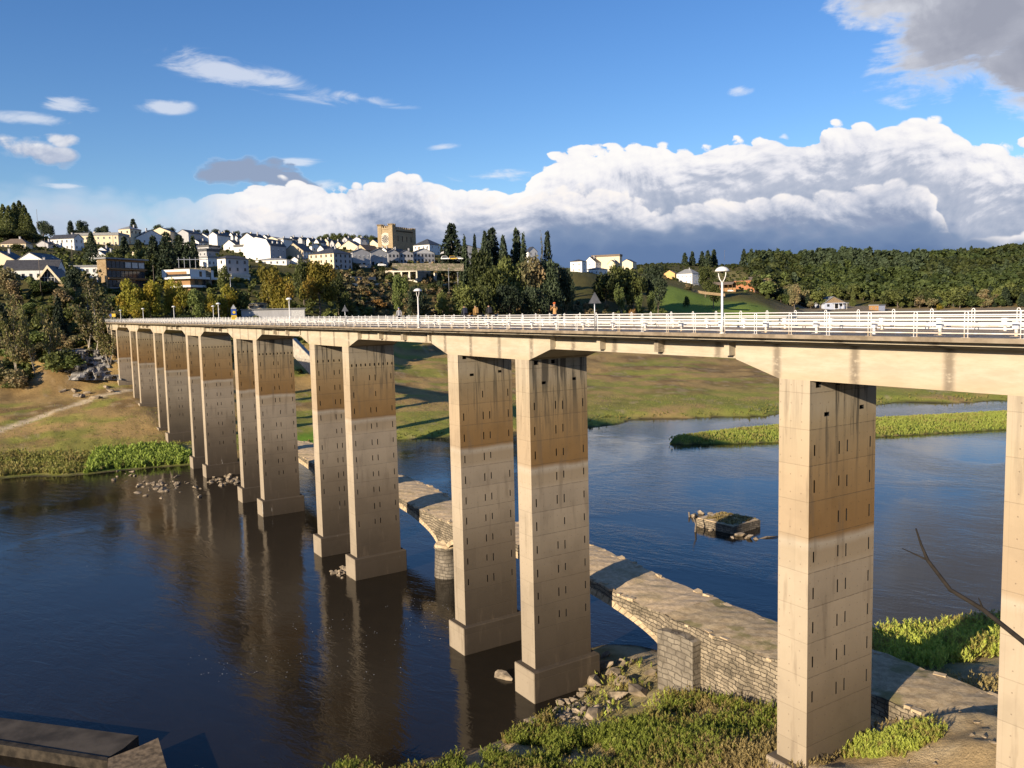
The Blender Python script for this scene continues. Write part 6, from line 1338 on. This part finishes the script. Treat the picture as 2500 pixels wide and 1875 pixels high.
# old concrete jetty in the bottom left corner
MT['jetty'] = plain('shade_dark_concrete', (.060, .050, .038), .8, .45, .6, bump=.5); MT['peel'] = plain('peeling_boards', (.17, .125, .075), .85, .5, 2.2, bump=.7)  # jetty concrete is near-black: the shade over it is painted into the colour
MT['jedge'] = plain('shade_dark_kerb_stone', (.035, .028, .02), .9, .6, 1.5, bump=.6)  # kerb colour darkened to stand for the same shade
def zpoly(pts, z): return [tuple(at_z(u, v, z)[:2]) for u, v in pts]
t = thing('jetty', 'weathered jetty slab, darkened as if in shade, at the bottom left corner', 'jetty', (-60, -27, 0))
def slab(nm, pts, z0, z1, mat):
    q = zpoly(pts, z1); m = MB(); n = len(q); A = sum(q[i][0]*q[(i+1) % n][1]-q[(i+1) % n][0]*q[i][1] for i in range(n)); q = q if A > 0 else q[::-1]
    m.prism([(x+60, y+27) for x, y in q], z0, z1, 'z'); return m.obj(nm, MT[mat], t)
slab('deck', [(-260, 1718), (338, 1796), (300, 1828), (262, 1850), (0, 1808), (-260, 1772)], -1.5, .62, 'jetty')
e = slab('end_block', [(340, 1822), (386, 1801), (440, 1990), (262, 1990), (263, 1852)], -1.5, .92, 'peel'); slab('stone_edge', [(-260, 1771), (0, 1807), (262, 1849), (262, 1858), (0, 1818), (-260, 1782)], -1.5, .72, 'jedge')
# bare twig reaching into view from a shrub right beside the viewpoint
tw = [at_r(u, v, r_) for u, v, r_ in ((2236, 1290, 4.1), (2249, 1330, 4.08), (2265, 1368, 4.05), (2320, 1440, 4.), (2400, 1488, 3.95), (2500, 1568, 3.9), (2640, 1690, 3.8), (2760, 1850, 3.7))]
c = tw[-1].copy(); g = np.array([c[0]+.2, c[1]+.1, gz(c[0]+.2, c[1]+.1)]); t = thing('bare_twig', 'thin dark bare twig with a forked tip reaching in from the right edge', 'twig', g)
m = MB(); m.tube([Vector((q-g).tolist()) for q in tw+[np.array([g[0], g[1], g[2]-.2])]], [.0035, .0055, .008, .009, .010, .011, .012, .014, .018], 7); m.obj('stem', MT['twig'] if 'twig' in MT else MT['bark'], t, True)
MT['twig'] = plain('shade_dark_twig_bark', (.020, .016, .012), .9, .3, 30); t.children[0].data.materials[0] = MT['twig']  # near-black bark: the twig's shade is put into its colour
for pts in (((2265, 1368, 4.05), (2236, 1354, 4.1), (2203, 1339, 4.15)), ((2400, 1488, 3.95), (2394, 1472, 3.95), (2389, 1460, 3.95))):
    m = MB(); m.tube([Vector((at_r(*q)-g).tolist()) for q in pts], [.005, .0035, .002], 6); m.obj('side_twig', MT['twig'], t, True)
fx, fy = [], []
for u0, v0, su, sv, n in ((1040, 1480, 34, 10, 90), (1020, 1520, 30, 22, 60), (800, 1530, 60, 14, 70), (620, 1610, 90, 14, 110), (560, 1640, 60, 10, 60), (900, 1600, 60, 40, 80), (350, 1385, 120, 10, 50), (640, 1440, 60, 40, 40), (250, 1265, 110, 10, 60)):
    for i in range(int(n*.30)): q = at_z(random.gauss(u0, su), random.gauss(v0, sv), .012); fx.append(q[0]); fy.append(q[1])
fx, fy = np.array(fx), np.array(fy); k = land(fx, fy) < -.1; fx, fy = fx[k], fy[k]; n = len(fx)
V_ = leafq(np.stack([fx, fy, np.full(n, .012)], 1), np.tile([0., 0., 1.], (n, 1)), .07, rng, 1.3, .0)
MT['foam'] = plain('river_foam', (.42, .42, .41), .7, .2, 3.); tag(link('river_foam', quads_mesh('river_foam', V_, MT['foam'])), 'flecks of white foam drifting on the dark water', 'foam', None, 'stuff')
# ------------------------------------------------------------------ walkers on the bridge
def cloth(name, skin=(.45, .27, .18), top=(.03, .03, .04), legs=(.06, .06, .08), hair=(.03, .02, .015)):
    m = Mat(name, .8); nt = m.nt; x, y, z = xyz(nt, m.obj())
    c = (z/1.8).ramp([(0, (.05, .04, .03)), (.05, legs), (.50, top), (.835, skin), (.925, hair)], 'CONSTANT'); m.color(c); return m.m
def person(label, x, y, rz, mat, stride=.22, arms=.15, bend=0., phone=False):
    V_ = {'pel': (0, 0, .95), 'waist': (0, .02+bend*.2, 1.10), 'chest': (0, .03+bend*.6, 1.33), 'neck': (0, .03+bend*.9, 1.50), 'chin': (0, .05+bend, 1.58), 'head': (0, .05+bend, 1.68), 'top': (0, .03+bend, 1.76)}
    rad = {'pel': (.15, .12), 'waist': (.145, .11), 'chest': (.17, .12), 'neck': (.058, .06), 'chin': (.068, .08), 'head': (.082, .10), 'top': (.055, .07)}
    E_ = [('pel', 'waist'), ('waist', 'chest'), ('chest', 'neck'), ('neck', 'chin'), ('chin', 'head'), ('head', 'top')]
    for s, n in ((-1, 'l'), (1, 'r')):
        f = stride*s
        for k, p, q in (('hip', (.09*s, 0, .88), .095), ('knee', (.10*s, f*.45+.03, .49), .062), ('ank', (.10*s, f-.02, .09), .042), ('toe', (.115*s, f+.15, .04), .04)): V_[n+k] = p; rad[n+k] = (q, q)
        E_ += [('pel', n+'hip'), (n+'hip', n+'knee'), (n+'knee', n+'ank'), (n+'ank', n+'toe')]
        hx, hy, hz = ((.12*s, .36, 1.45) if phone else (.23*s, -f*.8+arms, .86)); ex, ey, ez = ((.26*s, .17, 1.18) if phone else (.245*s, -f*.4-.03, 1.10))
        for k, p, q in (('sho', (.19*s, .02+bend*.6, 1.42), .062), ('elb', (ex, ey, ez), .043), ('wri', (hx, hy, hz), .03), ('palm', (hx*.98, hy+.03, hz-(.05 if not phone else -.05)), .036)): V_[n+k] = p; rad[n+k] = (q, q)
        E_ += [('chest', n+'sho'), (n+'sho', n+'elb'), (n+'elb', n+'wri'), (n+'wri', n+'palm')]
        for i in range(4): V_[n+'f%d' % i] = (hx*.98+(i-1.5)*.018, hy+.04+.004*i, hz-(.12-.008*abs(i-1.3))*(1 if not phone else -1)); rad[n+'f%d' % i] = (.0085, .0085); E_.append((n+'palm', n+'f%d' % i))
        V_[n+'th'] = (hx*.98-.04*s, hy+.06, hz-.05*(1 if not phone else -1)); rad[n+'th'] = (.010, .010); E_.append((n+'palm', n+'th'))
    for nm, p, q in (('nose', (0, .155+bend, 1.66), .016), ('earl', (-.088, .05+bend, 1.665), .014), ('earr', (.088, .05+bend, 1.665), .014)): V_[nm] = p; rad[nm] = (q, q); E_.append(('head', nm))
    ks = list(V_); me = bpy.data.meshes.new('person'); me.from_pydata([V_[k] for k in ks], [(ks.index(a), ks.index(b)) for a, b in E_], []); me.materials.append(mat)
    o = link('person', me, None, (x, y, 26.59), (0, 0, rz)); tag(o, label, 'person'); o.modifiers.new('skin', 'SKIN').use_smooth_shade = True
    for k, sv in zip(ks, me.skin_vertices[0].data): sv.radius = rad[k]; sv.use_root = k == 'pel'
    sb = o.modifiers.new('smooth', 'SUBSURF'); sb.levels = 2; sb.render_levels = 2; return o
def pack(label, x, y, rz, mat, bend=0.):
    m = MB(); m.prism([(-.30, 1.02), (-.13, 1.0), (-.10, 1.42), (-.13, 1.58), (-.24, 1.56), (-.33, 1.32)], -.17, .17, 'x'); o = link('backpack', None, None, (x, y, 26.59), (0, 0, rz)); tag(o, label, 'backpack')
    b = m.obj('pack_body', mat, o); v = b.modifiers.new('edge', 'BEVEL'); v.width = .05; v.segments = 3
    m = MB(); m.prism([(-.36, 1.08), (-.31, 1.07), (-.31, 1.28), (-.36, 1.27)], -.12, .12, 'x'); m.obj('front_pocket', mat, o)
    for s in (-1, 1): m = MB(); m.tube([(.11*s, -.12, 1.46), (.12*s, .02, 1.51), (.12*s, .155, 1.36), (.13*s, .12, 1.15), (.12*s, -.10, 1.06)], .018, 6); m.obj('strap', mat, o, True)
dn = plain('navy_cloth', (.02, .024, .045), .8); tn = plain('tan_cloth', (.33, .20, .075), .85)
W_ = [('walker in a dark jacket, leftmost of the three walkers at the far railing', -66.3, cloth('dark_clothes', top=(.03, .035, .05)), ('dark backpack with a pale patch, on the leftmost of three walkers', dn)), ('walker in a tan jacket, middle of the three at the far railing', -64.3, cloth('tan_clothes', top=(.28, .17, .06), legs=(.08, .07, .05)), ('tan backpack on the middle walker', tn)), ('walker in black with light trousers, rightmost of the three at the far railing', -62.0, cloth('black_clothes', top=(.02, .02, .022), legs=(.42, .36, .26)), ('black and orange backpack on the rightmost of three walkers', MT['black']))]
for i, (lab, x, mt, (bl, bm_)) in enumerate(W_): person(lab, x, 5.55, R(82), mt, .2*(-1)**i); pack(bl, x, 5.55, R(82), bm_)
o = person('person in an orange hat and navy trousers holding up a camera on the bridge', -52.2, 5.55, R(205), cloth('warm_clothes', top=(.42, .24, .10), legs=(.02, .03, .07), hair=(.55, .11, .03)), .03, .0, 0., True)
m = MB(); m.lathe([(.001, 1.815), (.06, 1.81), (.105, 1.765), (.115, 1.72), (.15, 1.715), (.15, 1.705), (.10, 1.705)], (0, .05, 0), 16); m.obj('hat', plain('orange_cloth', (.60, .14, .04), .85), o, True)
m = MB(); m.box((-.07, .40, 1.47), (.07, .44, 1.56)); tag(m.obj('camera', MT['black'], None, False, (-52.2, 5.55, 26.59)), 'small dark camera held up by the person in the orange hat', 'camera').rotation_euler = (0, 0, R(205))
person('walker in a grey top and blue cap near the pale triangular sign', -80.2, 5.5, R(85), cloth('grey_clothes', top=(.36, .36, .38), legs=(.03, .03, .04), hair=(.05, .12, .35)), .2)
